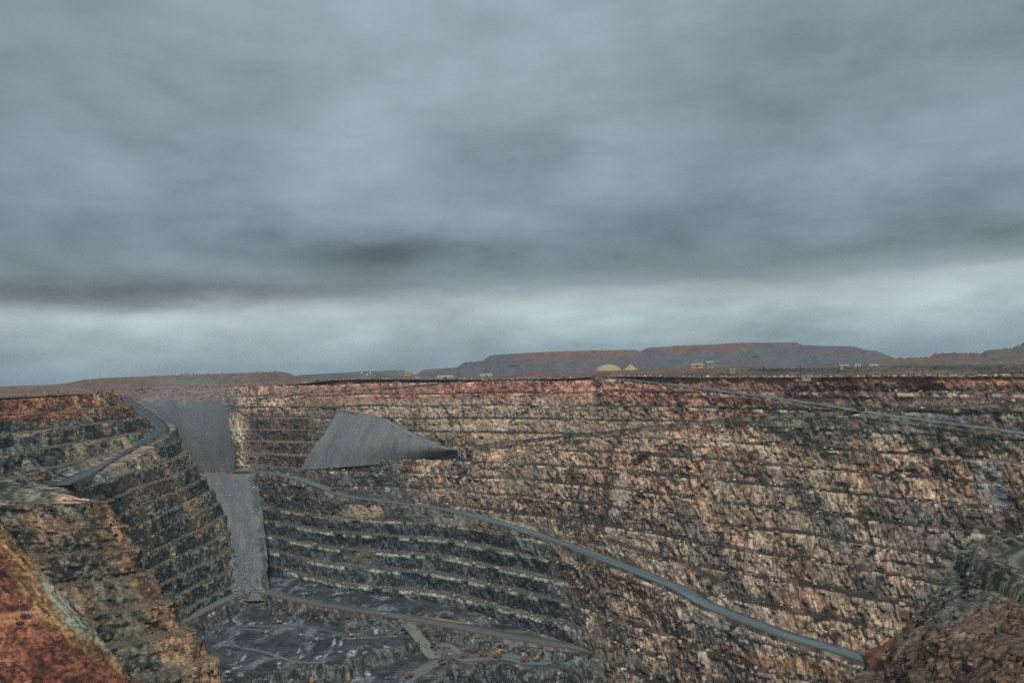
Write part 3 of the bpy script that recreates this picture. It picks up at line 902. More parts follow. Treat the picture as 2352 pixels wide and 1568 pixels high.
arc = [(440, 480), (350, 462), (300, 442), (266, 414), (249, 384), (246, 352), (256, 312), (286, 270), (340, 240)]
road_ribbon('haul_road', [(x, y, -88.0) for x, y in arc], 30, 'hairpin bend with pale tyre tracks at the right edge', colour=pal(74, 78, 74), edge=pal(48, 50, 48), lift=1.6, windrow=1.0, windrow_side=-1, seed=12, skirt=1.0, stripes=True, fine=True)

# ------------------------------------------------------------------ haul roads on the far wall
UPPER_R = shift_for(UPPER, SWITCH, 14)
SWITCH_R = shift_for(SWITCH, UPPER, 21)
road_ribbon('haul_road', UPPER_R, 30, 'straight grey ramp slanting down from the far rim', colour=pal(104, 116, 120), windrow_side=-1, seed=21, lift=1.4)
road_ribbon('haul_road', SWITCH_R, 16, 'dark narrow ramp climbing across the brown wall', colour=pal(38, 42, 44), edge=pal(32, 34, 35), windrow_side=1, seed=22, lift=3.0)
road_ribbon('haul_road', LOWER, 24, 'long grey haul road sweeping down across the middle of the wall', colour=pal(90, 101, 106), windrow_side=-1, seed=23, lift=1.4)
road_ribbon('haul_road', BACKRAMP, 22, 'grey ramp below the red cap of the far rim', colour=pal(100, 112, 118), windrow_side=-1, seed=25, lift=1.4)


# ------------------------------------------------------------------ back slope behind the chute, scree chutes, grey tip
def sheet(name, rails, mat, colour, label, cat, nu=200, nv=120, disp=1.5, seed=0, flip=False, kind='structure', smooth=False, sink=0.0, sink_w=10.0, sink_bottom=False, sink_top=0.0):
    """ruled sheet through rails of world points given from top to bottom"""
    c = [resample(catmull(np.array(r), 20), nu)[0] for r in rails]
    c = np.stack(c)                                             # K,nu,3
    cs = [catmull(c[:, i], 12) for i in range(nu)]
    g = np.stack([resample(q, nv)[0] for q in cs], 1)          # nv,nu,3
    du = np.gradient(g, axis=1); dv = np.gradient(g, axis=0)
    n = np.cross(du, dv); n /= np.linalg.norm(n, axis=2)[..., None] + 1e-9
    S = np.r_[0, np.cumsum(np.linalg.norm(np.diff(g[nv // 2], axis=0), axis=1))][None] + np.zeros((nv, 1))
    V = np.r_[0, np.cumsum(np.linalg.norm(np.diff(g[:, nu // 2], axis=0), axis=1))][:, None] + np.zeros((1, nu))
    d = disp(S, V) if callable(disp) else disp * 2 * (fbm(S / 12, V / 12, 4, seed) - 0.5)
    if sink:                                                     # the edges dive under the neighbouring rock
        ed = np.minimum(S, S.max() - S) + 26 * (fbm(V / 16, S / 40 + 2.0, 4, seed + 60) - 0.5)
        if sink_bottom:
            ed = np.minimum(ed, V.max() - V + 8 * (fbm(S / 9, V * 0 + 5, 3, seed + 61) - 0.5))
        if sink_top:
            ed = np.minimum(ed, V + sink_top * (fbm(S / 13, V * 0 + 8, 4, seed + 62) - 0.72))
        up = n * np.sign(n[..., 2:3] + 1e-9)
        g = g - up * (sink * (1 - sstep(-2, sink_w, ed)))[..., None]
    g = g + n * d[..., None]
    o = grid_object(name, g, colour(S, V, g), mat, flip=flip, smooth=smooth)
    return tag(o, label, cat, kind=kind)


def back_colour(S, V, g):
    c = rock_tone(S, V, 400, pal(140, 112, 96), pal(84, 70, 66), pal(44, 42, 44), 1.0)
    c = cmix(c, pal(120, 84, 74), sstep(60, 20, V + 30 * (fbm(S / 60, V / 30, 3, 402) - 0.5)) * 0.7)
    return cmix(c, pal(98, 98, 100), sstep(0.52, 0.64, fbm(S / 90, V / 60, 3, 404)) * 0.4)


sheet('back_slope', [[at_depth(120, 893, 1960), at_depth(260, 890, 1960), at_depth(360, 886, 1960), at_depth(470, 880, 1960), at_depth(590, 878, 1950), at_depth(720, 872, 1900)],
                     [at_depth(170, 925, 1720), at_depth(270, 922, 1740), at_depth(360, 913, 1760), at_depth(470, 906, 1770), at_depth(590, 902, 1770), at_depth(705, 896, 1740)],
                     [at_depth(200, 950, 1600), at_depth(300, 945, 1620), at_depth(370, 942, 1650), at_depth(450, 941, 1655), at_depth(540, 940, 1640), at_depth(680, 934, 1600)],
                     [at_depth(200, 990, 1600), at_depth(300, 985, 1622), at_depth(370, 982, 1652), at_depth(450, 981, 1657), at_depth(540, 980, 1642), at_depth(680, 974, 1602)]],
      M_ROCK, back_colour, 'hazy reddish slope above the grey chute', 'slope', nu=320, nv=110, disp=4.0, seed=410, flip=True)


def scree_colour(S, V, g):
    c = np.broadcast_to(SCREE * 0.95, S.shape + (3,))
    c = cmix(c, pal(114, 114, 112), sstep(0.45, 0.65, fbm(S / 11, V / 60, 4, 420)) * 0.5)
    c = cmix(c, pal(82, 88, 96), sstep(0.48, 0.66, fbm(S / 16, V / 70, 4, 425)) * 0.6)
    return cmix(c, pal(168, 166, 160), sstep(0.70, 0.80, fbm(S / 1.7, V / 2.0, 2, 428)) * 0.35)


def chute_disp(S, V):
    return 3.4 * (fbm(S / 20, V / 110, 4, 430) - 0.5) + 0.7 * (fbm(S / 2.5, V / 3.5, 3, 433) - 0.5)


sheet('scree_slope', [[at_depth(280, 915, 1712), at_depth(370, 915, 1725), at_depth(465, 916, 1718), at_depth(556, 918, 1690)],
                      [at_depth(290, 938, 1640), at_depth(380, 938, 1650), at_depth(470, 938, 1648), at_depth(556, 936, 1625)],
                      [at_depth(360, 1010, 1560), at_depth(425, 1010, 1550), at_depth(485, 1010, 1545), at_depth(545, 1005, 1540)],
                      [at_depth(425, 1086, 1465), at_depth(465, 1086, 1460), at_depth(505, 1085, 1458), at_depth(545, 1084, 1462)],
                      [at_depth(430, 1098, 1440), at_depth(470, 1098, 1440), at_depth(508, 1098, 1438), at_depth(545, 1097, 1442)]],
      M_SCREE, lambda S, V, g: scree_colour(S, V, g) * cmix(np.broadcast_to(np.array([0.60, 0.52, 0.49]), S.shape + (3,)), np.array([1.25, 1.05, 0.9]), sstep(0.55, 0.7, fbm(S / 16, V / 60, 3, 437)) * sstep(90, 20, V)), 'upper grey chute of loose scree between the two walls', 'scree slope', nu=150, nv=150, disp=chute_disp, seed=440, flip=True, sink=14, sink_top=75)
sheet('scree_slope', [[at_depth(440, 1086, 1425), at_depth(490, 1086, 1418), at_depth(540, 1087, 1410), at_depth(586, 1088, 1402)],
                      [at_depth(475, 1170, 1320), at_depth(515, 1172, 1312), at_depth(560, 1172, 1308), at_depth(600, 1172, 1304)],
                      [at_depth(505, 1260, 1230), at_depth(540, 1262, 1225), at_depth(575, 1262, 1222), at_depth(609, 1262, 1220)],
                      [at_depth(530, 1358, 1150), at_depth(556, 1360, 1148), at_depth(583, 1361, 1146), at_depth(612, 1361, 1144)],
                      [at_depth(535, 1375, 1130), at_depth(560, 1378, 1126), at_depth(585, 1378, 1124), at_depth(614, 1378, 1122)]],
      M_SCREE, scree_colour, 'lower grey chute of loose scree running down to the pit floor', 'scree slope', nu=160, nv=260, disp=chute_disp, seed=445, flip=True, sink=16)


def tip_colour(S, V, g):
    c = scree_colour(S, V, g)
    return cmix(c, pal(112, 109, 102), sstep(0.48, 0.7, fbm((S + 0.5 * V) / 18, V / 60, 4, 450)) * 0.4)


def on_wall(px, py, k):
    """wall point under a pixel, drawn towards the eye by the factor k"""
    p = hit_far(px, py) - np.array([0, 0, CZ])
    return p * k + np.array([0, 0, CZ])


tip_top = [on_wall(x, y, k) for x, y, k in [(766, 944, 0.988), (810, 948, 0.984), (860, 960, 0.98), (905, 980, 0.98), (950, 1004, 0.984), (1000, 1021, 0.986), (1060, 1034, 0.998)]]
sheet('grey_tip', [[p * np.array([1.03, 1.03, 1]) - np.array([0, 0, 1.0]) for p in tip_top], tip_top,
                   [on_wall(x, y, k) for x, y, k in [(724, 1012, 0.986), (790, 1015, 0.98), (850, 1017, 0.978), (905, 1022, 0.982), (955, 1030, 0.986), (1005, 1034, 0.99), (1061, 1036, 0.999)]],
                   [on_wall(x, y, 1.008) for x, y in [(686, 1078), (770, 1073), (850, 1067), (905, 1063), (960, 1057), (1008, 1048), (1062, 1038)]]],
      M_SCREE, tip_colour, 'grey fan of tipped waste rock below a curving ramp', 'spoil heap', nu=230, nv=150, disp=chute_disp, seed=455, flip=True, sink=14, sink_w=9)
road_ribbon('haul_road', [p + np.array([4, 10, -0.8]) for p in tip_top[:-1]], 18, 'grey ramp curving down along the top of the tipped fan', colour=pal(112, 122, 126), windrow_side=-1, seed=27, lift=1.0, skirt=0.4, windrow=0.8)

# ------------------------------------------------------------------ pit floor
FLOOR = -305.0
BOTTOM = np.array([at_level(x, y, z) for x, y, z in [(330, 1480, -289), (400, 1436, -289), (440, 1416, -288), (500, 1387, -287), (555, 1363, -286), (600, 1357, -286), (660, 1373, -287), (750, 1391, -288), (900, 1414, -290),
                   (1000, 1432, -291), (1100, 1449, -293), (1250, 1476, -296), (1350, 1492, -298), (1480, 1522, -301), (1620, 1566, -305)]])
SCARP = np.array([at_level(x, y, FLOOR)[:2] for x, y in [(480, 1600), (560, 1572), (641, 1552), (715, 1533), (792, 1535), (814, 1521), (857, 1505), (948, 1483), (989, 1480), (1021, 1494), (1035, 1530), (1010, 1560), (980, 1600)]])
HEAP = np.array([at_level(x, y, FLOOR)[:2] for x, y in [(960, 1600), (1000, 1556), (1060, 1527), (1100, 1516), (1160, 1518), (1225, 1532), (1290, 1534), (1335, 1516), (1420, 1530), (1560, 1580)]])


def signed_distance(X, Y, line):
    """distance to a plan polyline; positive on the left of its direction"""
    best = np.full(X.shape, 1e9); sg = np.ones(X.shape); tt = np.zeros(X.shape); acc = 0
    for k in range(len(line) - 1):
        a = line[k]; d = line[k + 1] - a
        L = np.hypot(*d)
        t = np.clip(((X - a[0]) * d[0] + (Y - a[1]) * d[1]) / (L * L), 0, 1)
        ex = X - a[0] - t * d[0]; ey = Y - a[1] - t * d[1]
        q = np.hypot(ex, ey)
        m = q < best
        best = np.where(m, q, best)
        sg = np.where(m, np.sign(d[0] * (Y - a[1]) - d[1] * (X - a[0])), sg)
        tt = np.where(m, acc + t, tt)
        acc += 1
    return best * sg, tt


bott = catmull(BOTTOM, 6)
scar = catmull(SCARP, 6); heap = catmull(HEAP, 6)


HEAPS = [tuple(at_level(x, y, FLOOR)[:2]) + (r, h) for x, y, r, h in [(580, 1404, 26, 12), (625, 1398, 20, 9), (700, 1405, 16, 5), (650, 1475, 12, 3.5), (690, 1492, 16, 4), (760, 1470, 14, 3), (850, 1450, 26, 5), (900, 1470, 22, 5),
         (1120, 1470, 18, 4), (1180, 1488, 14, 4), (520, 1500, 22, 9), (545, 1470, 12, 6), (600, 1530, 20, 4), (1000, 1448, 16, 4)]]


def floor_z(X, Y):
    X = np.asarray(X, float); Y = np.asarray(Y, float)
    db, tb = signed_distance(X, Y, bott[:, :2])
    zr = np.interp(tb, np.arange(len(bott)), bott[:, 2])
    base = FLOOR + 2.0 * (fbm(X / 60, Y / 60, 3, 500) - 0.5)
    ds, _ = signed_distance(X, Y, scar)
    dh, _ = signed_distance(X, Y, heap)
    wob = 7 * (fbm(X / 15, Y / 15, 3, 505) - 0.5)
    base = base - 10 * sstep(2, -7, ds + wob * 0.6)
    base = base + 2.6 * np.exp(-((ds - 4 + wob * 0.5) / 4.0) ** 2)
    base = base - 26 * sstep(2, -34, dh + wob)
    for hx, hy, hr, hh in HEAPS:
        q = np.hypot(X - hx, (Y - hy) * 1.0) / hr
        base = base + hh * np.clip(1 - q + 0.25 * (fbm(X / 9, Y / 9, 3, 507) - 0.5), 0, 1) ** 1.1
    shelf = sstep(-30, -11, db + wob * 0.7)
    z = base * (1 - shelf) + (zr - 0.8) * shelf
    rough = np.maximum(sstep(0.03, 0.3, shelf) * sstep(0.98, 0.7, shelf), sstep(4, -6, dh))
    rough = np.maximum(rough, np.exp(-((ds + 2) / 6.0) ** 2))
    z = z + rough * (4.5 * (fbm(X / 11, Y / 11, 3, 510) - 0.5) + 1.4 * (blocks(X / 3.1, Y / 3.1, 12) - 0.5))
    z = z + 0.7 * (fbm(X / 6, Y / 6, 3, 515) - 0.5)
    return z, rough, db, ds, dh


fx = np.arange(-470, 400, 1.55); fy = np.concatenate([np.arange(700, 1240, 1.7)])
FX, FY = np.meshgrid(fx, fy)
fz, frough, fdb, fds, fdh = floor_z(FX, FY)
n1 = fbm(FX / 55, FY / 55, 4, 520)
wfx = FX + 26 * (fbm(FX / 40, FY / 40, 3, 521) - 0.5); wfy = FY + 26 * (fbm(FX / 40, FY / 40, 3, 522) - 0.5)
n2 = fbm(wfx / 12, (wfy - 0.5 * wfx) / 30, 5, 524, 0.6)
fc = cmix(np.broadcast_to(pal(60, 67, 72), FX.shape + (3,)), pal(46, 49, 51), sstep(0.44, 0.58, fbm(wfx / 30, wfy / 18, 4, 526)))
fc = cmix(fc, pal(108, 118, 124), sstep(0.5, 0.66, n2) * sstep(0.4, 0.56, n1 - 0.0006 * (FX + 150)) * 0.85)
fc = cmix(fc, pal(100, 96, 80), sstep(0.5, 0.66, fbm(wfx / 40, wfy / 9, 4, 530)) * sstep(-170, -60, FX) * 0.75)
fc = cmix(fc, pal(168, 176, 180), sstep(0.64, 0.74, fbm(wfx / 6, wfy / 14, 4, 534, 0.6)) * sstep(0.45, 0.6, fbm(FX / 60, FY / 60, 2, 535)) * 0.8)
fc = cmix(fc, pal(38, 40, 42), sstep(0.62, 0.72, fbm(wfx / 5, wfy / 10, 3, 537)) * 0.7)
fc = cmix(fc, rock_tone(FX * 1.5, FY * 1.5, 540, pal(104, 107, 104), pal(52, 56, 58), pal(24, 27, 29)), frough)
fc = cmix(fc, pal(92, 100, 104), sstep(-10, -6, fdb) * sstep(20, 10, fdb))
fo = grid_object('pit_floor', np.stack([FX, FY, fz], -1), fc, M_ROCK, flip=True)
tag(fo, 'dark grey blasted pit floor with scarps and pale dust', 'pit floor', kind='structure')
road_ribbon('haul_road', BOTTOM, 24, 'dusty road curving along the foot of the wall above the pit floor', colour=pal(92, 95, 95), edge=pal(64, 66, 66), windrow_side=-1, seed=28, lift=0.9)


def on_floor(px, py):
    z = -304.0
    for _ in range(6):
        p = at_level(px, py, z)
        z = float(floor_z(np.array([[p[0]]]), np.array([[p[1]]]))[0][0, 0])
    return np.array([p[0], p[1], z])


def floor_track(name, pix, width, label, colour, seed):
    p = [on_floor(x, y) for x, y in pix]
    c, s = resample(catmull(np.array(p), 12), 90)
    t = np.gradient(c[:, :2], axis=0); t /= np.linalg.norm(t, axis=1)[:, None]
    u = np.linspace(-1, 1, 9)
    S, U = np.meshgrid(s, u)
    P = np.empty(S.shape + (3,))
    P[..., 0] = c[None, :, 0] - t[None, :, 1] * U * width / 2
    P[..., 1] = c[None, :, 1] + t[None, :, 0] * U * width / 2
    zz = np.convolve(np.pad(c[:, 2], 4, mode='edge'), np.ones(9) / 9, 'valid')
    P[..., 2] = np.maximum(zz[None], floor_z(P[..., 0], P[..., 1])[0]) + 0.35 - 1.2 * np.abs(U) ** 6
    C = cmix(np.broadcast_to(colour, S.shape + (3,)), colour * 0.75, sstep(0.45, 0.6, vn(S / 60, U * 3, seed)))
    tag(grid_object(name, P, C, M_ROAD, flip=True), label, 'track', kind='structure')


floor_track('floor_track', [(930, 1428), (960, 1443), (995, 1462), (1025, 1480), (1050, 1496), (1080, 1506)], 13, 'pale track crossing the pit floor to the loading area', pal(112, 114, 108), 1)
floor_track('floor_track', [(930, 1562), (970, 1538), (1010, 1520), (1060, 1509), (1110, 1506), (1160, 1508), (1220, 1518), (1265, 1516)], 22, 'grey loading track where the haul trucks queue', pal(98, 106, 108), 2)
floor_track('floor_track', [(600, 1447), (560, 1444), (537, 1452), (530, 1468), (545, 1484), (580, 1490), (620, 1500), (680, 1518), (740, 1520)], 6, 'pale looping track at the foot of the dark spur', pal(98, 106, 110), 4)
floor_track('floor_track', [(560, 1436), (640, 1437), (720, 1440), (800, 1441), (880, 1436), (935, 1429)], 9, 'pale track along the far side of the pit floor', pal(88, 94, 95), 5)
floor_track('floor_track', [(900, 1424), (940, 1420), (985, 1419), (1030, 1424), (1070, 1433)], 9, 'ochre strip of road beside the dark foot of the wall', pal(150, 120, 84), 3)

# ------------------------------------------------------------------ plain beyond the pit, to the horizon
gpx = np.linspace(-700, 3050, 700)
gth = ray(gpx, np.full_like(gpx, 900.0))[0]
rim_r = np.interp(gth, FTH, r0); rim_z = np.interp(gth, FTH, z0)
brim = BB(2)
bth = np.arctan2(brim[:, 0], brim[:, 1])
jb = int(np.argmax(bth))
br = np.interp(gth, bth[:jb], np.hypot(brim[:jb, 0], brim[:jb, 1]))
left = gth < bth[jb] - 0.004
backs = (~left) & (gth < ray(575, 900)[0])
bk = np.array([at_depth(a, b, c) for a, b, c in [(120, 893, 1950), (260, 890, 1950), (360, 886, 1950), (470, 880, 1950), (590, 878, 1940), (720, 872, 1890)]])
bkt = np.arctan2(bk[:, 0], bk[:, 1])
g_in = np.where(left, br + 2, np.where(backs, np.interp(gth, bkt, np.hypot(bk[:, 0], bk[:, 1])), rim_r + 3))
g_z = np.where(left, 1.5, np.where(backs, np.interp(gth, bkt, bk[:, 2]) - 2.5, rim_z - 0.5))
q = np.linspace(0, 1, 150)
GR = g_in[None] * (16000 / g_in[None]) ** (q[:, None] ** 1.7)
GX = GR * np.sin(gth)[None]; GY = GR * np.cos(gth)[None]
GZ = g_z[None] * np.exp(-(GR - g_in[None]) / 900) + 3.0 * (fbm(GX / 160, GY / 160, 3, 600) - 0.5) * sstep(0, 120, GR - g_in[None])
GZ += 0.0
gc = cmix(np.broadcast_to(pal(88, 80, 76), GX.shape + (3,)), pal(120, 92, 80), sstep(0.45, 0.62, fbm(GX / 220, GY / 220, 4, 604)))
gc = cmix(gc, pal(66, 66, 64), sstep(0.5, 0.62, fbm(GX / 120, GY / 260, 4, 608)) * 0.8)
gc = cmix(gc, pal(84, 90, 78), sstep(1800, 3200, GR) * 0.7)
gc = cmix(gc, pal(86, 76, 70), sstep(1500, 1750, np.broadcast_to(gpx[None], GX.shape)) * sstep(700, 100, GR - g_in[None]) * 0.6)
go = grid_object('ground', np.stack([GX, GY, GZ], -1), gc, M_FAR, flip=False)
tag(go, 'flat scrubby plain stretching from the pit rim to the horizon', 'ground', kind='structure')
# ground under and behind the viewpoint
vp = np.stack(np.meshgrid(np.linspace(-900, 900, 40), np.linspace(-1500, 2, 40)), -1)
vz = 15.3 + 0.6 * (fbm(vp[..., 0] / 40, vp[..., 1] / 40, 3, 610) - 0.5) * sstep(0, -30, vp[..., 1])
vo = grid_object('ground', np.concatenate([vp, vz[..., None]], -1), np.broadcast_to(pal(130, 84, 68), vz.shape + (3,)), M_SOIL, flip=True)
tag(vo, 'red ground of the lookout behind the viewpoint', 'ground', kind='structure')


# ------------------------------------------------------------------ waste dumps on the skyline
def dump(name, pix, depth, thick, label, colour, seed, base_z=-2.0, slope=34.0, step=2.0, mat=M_FAR, jag=0.0, cat='waste dump'):
    """flat topped dump: traced crest, battered front and back"""
    p = np.array(pix, float)
    px = np.arange(p[0, 0], p[-1, 0] + step, step)
    py = np.interp(px, p[:, 0], p[:, 1])
    d = np.interp(px, p[:, 0], p[:, 2]) if p.shape[1] > 2 else np.full_like(px, depth)
    crest = np.stack([at_depth(a, b, c) for a, b, c in zip(px, py, d)])
    crest[:, 2] += jag * (vn(px / 5, px * 0, seed) - 0.5)
    h = np.maximum(crest[:, 2] - base_z, 0.3)
    run = h / math.tan(math.radians(slope))
    # a half way berm on the taller parts
    prof = [(-1.0, 0.0), (-0.9, 0.09), (-0.78, 0.2), (-0.66, 0.33), (-0.56, 0.44), (-0.50, 0.46), (-0.42, 0.5), (-0.32, 0.62), (-0.2, 0.78), (-0.08, 0.93), (0.0, 1.0)]
    rows = []
    for u, v in prof:
        rows.append(np.stack([crest[:, 0], crest[:, 1] + u * run * 1.25, base_z + v * h], -1))
    for u, v in ((0.3, 1.0), (1.0, 1.0)):
        rows.append(np.stack([crest[:, 0] * (1 + u * thick / d), crest[:, 1] + u * thick, base_z + h * v * (1 - 0.04 * u)], -1))
    rows.append(np.stack([crest[:, 0] * (1 + (thick + 100) / d), crest[:, 1] + thick + run * 1.2, np.full(len(px), base_z)], -1))
    P = np.stack(rows)
    S, V = np.meshgrid(crest[:, 0], np.arange(len(rows)))
    inner = (V > 0) & (V < 10)
    P[..., 1] += np.where(inner, 0.10 * h[None] * (fbm(S / 60, V * 0.9, 3, seed + 3) - 0.5) * 2 * 2.0, 0)
    C = colour(S, V, P)
    return tag(grid_object(name, P, C, mat, flip=False), label, cat, kind='structure')


def dump_col(a, b, cc, seed, cap=None):
    def f(S, V, P):
        c = cmix(np.broadcast_to(a, S.shape + (3,)), b, sstep(0.42, 0.6, fbm(S / 130, V / 5, 4, seed)))
        c = cmix(c, cc, sstep(0.5, 0.62, fbm(S / 60, V / 1.8, 4, seed + 4)) * 0.7)
        if cap is not None:
            c = cmix(c, cap, sstep(6.5, 8.5, V + 3 * (fbm(S / 160, V * 0.2, 3, seed + 8) - 0.5)) * sstep(0.42, 0.55, fbm(S / 240, V * 0.05, 2, seed + 9)))
        return c
    return f


GREYB, VIO, REDD, GRN = pal(84, 86, 92), pal(92, 84, 90), pal(108, 86, 80), pal(88, 94, 86)
dump('hill', [(-300, 896), (-60, 889), (40, 886), (120, 883), (158, 879), (190, 872), (235, 868), (330, 864), (430, 860), (540, 857), (645, 853), (664, 857), (684, 866), (706, 878), (720, 884)], 2250, 500,
     'long low dump with a flat reddish top on the left skyline', dump_col(pal(96, 84, 80), pal(88, 92, 80), REDD, 700, REDD), 700)
dump('hill', [(664, 866), (690, 861), (760, 857), (830, 853), (905, 850), (925, 850), (945, 857), (960, 862)], 3300, 600, 'distant flat topped bank between the two larger dumps', dump_col(pal(98, 98, 96), GREYB, GRN, 710), 710)
dump('hill', [(940, 866), (958, 858), (975, 848), (1010, 846), (1050, 843), (1066, 832), (1110, 828), (1126, 816), (1160, 813), (1250, 808), (1350, 805), (1456, 803), (1470, 807), (1490, 798),
              (1540, 796), (1546, 794), (1640, 791), (1690, 787), (1828, 786), (1842, 792), (1890, 794), (1962, 795), (1986, 803), (2012, 805), (2044, 818), (2070, 828), (2100, 838)], 3900, 900,
     'big terraced blue grey waste dump with flat tops on the skyline', dump_col(GREYB, VIO, pal(88, 92, 94), 720, REDD), 720, base_z=-4)
dump('hill', [(1880, 850), (1940, 845), (1980, 838), (2018, 825), (2060, 822), (2132, 820), (2147, 811), (2200, 810), (2257, 811), (2268, 804), (2323, 799), (2350, 788), (2450, 776), (2560, 772), (2700, 770)], 2300, 500,
     'uneven greenish spoil hill on the right skyline', dump_col(pal(88, 84, 80), GRN, pal(108, 84, 76), 730), 730, jag=5.0)
dump('hill', [(730, 872), (760, 864), (800, 860), (850, 861), (905, 868), (960, 872), (990, 874)], 2050, 200, 'low grey green mound beyond the far red rim', dump_col(pal(84, 90, 86), GREYB, GRN, 740), 740)
dump('embankment', [(1330, 866), (1345, 858), (1370, 852), (1440, 850), (1550, 847), (1640, 845), (1700, 843), (1750, 840)], 1560, 60, 'brown bank behind the head of the straight ramp', dump_col(pal(106, 84, 74), pal(86, 78, 74), pal(72, 72, 72), 750), 750, cat='embankment')
dump('embankment', [(1640, 858, 1400), (1680, 848, 1380), (1740, 845, 1360), (1800, 846, 1300), (1880, 845, 1250), (1960, 843, 1200), (2060, 840, 1150), (2160, 838, 1100), (2260, 837, 1060), (2360, 836, 1020), (2500, 834, 980), (2700, 832, 900)], 1200, 80,
     'dark gravel bank running along the top of the right rim', dump_col(pal(84, 78, 74), pal(100, 90, 82), pal(66, 64, 62), 760), 760, cat='embankment', step=1.5, mat=M_ROCK)
dump('embankment', [(1160, 866), (1185, 859), (1225, 854), (1262, 849), (1270, 853), (1300, 860), (1330, 866)], 1750, 60, 'small rusty heap beside the dark rim', dump_col(REDD, pal(110, 80, 66), pal(84, 74, 70), 770), 770, cat='embankment', step=1.5)

# ------------------------------------------------------------------ air
hz = bpy.data.materials.new('haze_air')
hz.use_nodes = True
T = NT(hz.node_tree)
pv = T.n('ShaderNodeVolumePrincipled')
pv.inputs['Color'].default_value = (0.74, 0.82, 0.95, 1)
pv.inputs['Density'].default_value = 5.0e-5
pv.inputs['Anisotropy'].default_value = 0.2
ho = T.n('ShaderNodeOutputMaterial')
T.l(pv.outputs[0], ho.inputs['Volume'])
me = bpy.data.meshes.new('haze')
bm = bmesh.new()
bmesh.ops.create_cube(bm, size=1.0)
zb_, zt_ = -400.0, 260.0
for v in bm.verts:
    v.co = Vector((v.co.x * 36000, v.co.y * 36000, (zb_ + zt_) / 2 + v.co.z * (zt_ - zb_)))
bm.to_mesh(me); bm.free()
me.materials.append(hz)
hzo = bpy.data.objects.new('haze', me)
COL.objects.link(hzo)
tag(hzo, 'thin bluish haze filling the air over the pit', 'haze', kind='stuff')

# ------------------------------------------------------------------ machines and small things
Y_PAINT = plain_material('yellow_paint', lin(160, 120, 60), 0.65, 0.45, 0.8)
Y_DUST = plain_material('dusty_yellow', lin(190, 138, 66), 0.75, 0.4, 0.7)
ORANGE_P = plain_material('worn_tray', lin(120, 92, 68), 0.85, 0.5, 0.6)
BLACK = plain_material('tyre_rubber', lin(34, 34, 34), 0.9, 0.2, 2)
STEEL = plain_material('dark_steel', lin(62, 62, 60), 0.6, 0.3, 1, 0.3)
GLASS = plain_material('cab_glass', lin(40, 52, 58), 0.15, 0.1, 1)
WHITE = plain_material('white_paint', lin(176, 176, 170), 0.5, 0.15, 1)
CREAMP = plain_material('cream_cladding', lin(150, 140, 122), 0.7, 0.2, 0.3)
ROOFM = plain_material('roof_sheet', lin(176, 172, 160), 0.6, 0.15, 0.4)
STOCK = plain_material('stockpile_sand', lin(160, 146, 116), 0.95, 0.25, 0.12)
LAMP = plain_material('lit_lamp', (1.0, 0.5, 0.12), 0.5, 0.0, 1, emit=2.2)
LEAF = plain_material('dull_foliage', lin(74, 80, 58), 0.9, 0.5, 0.9)
BARK = plain_material('bark', lin(88, 74, 62), 0.9, 0.3, 1)
WATER = plain_material('water_jet', lin(216, 226, 232), 0.4, 0.1, 1)


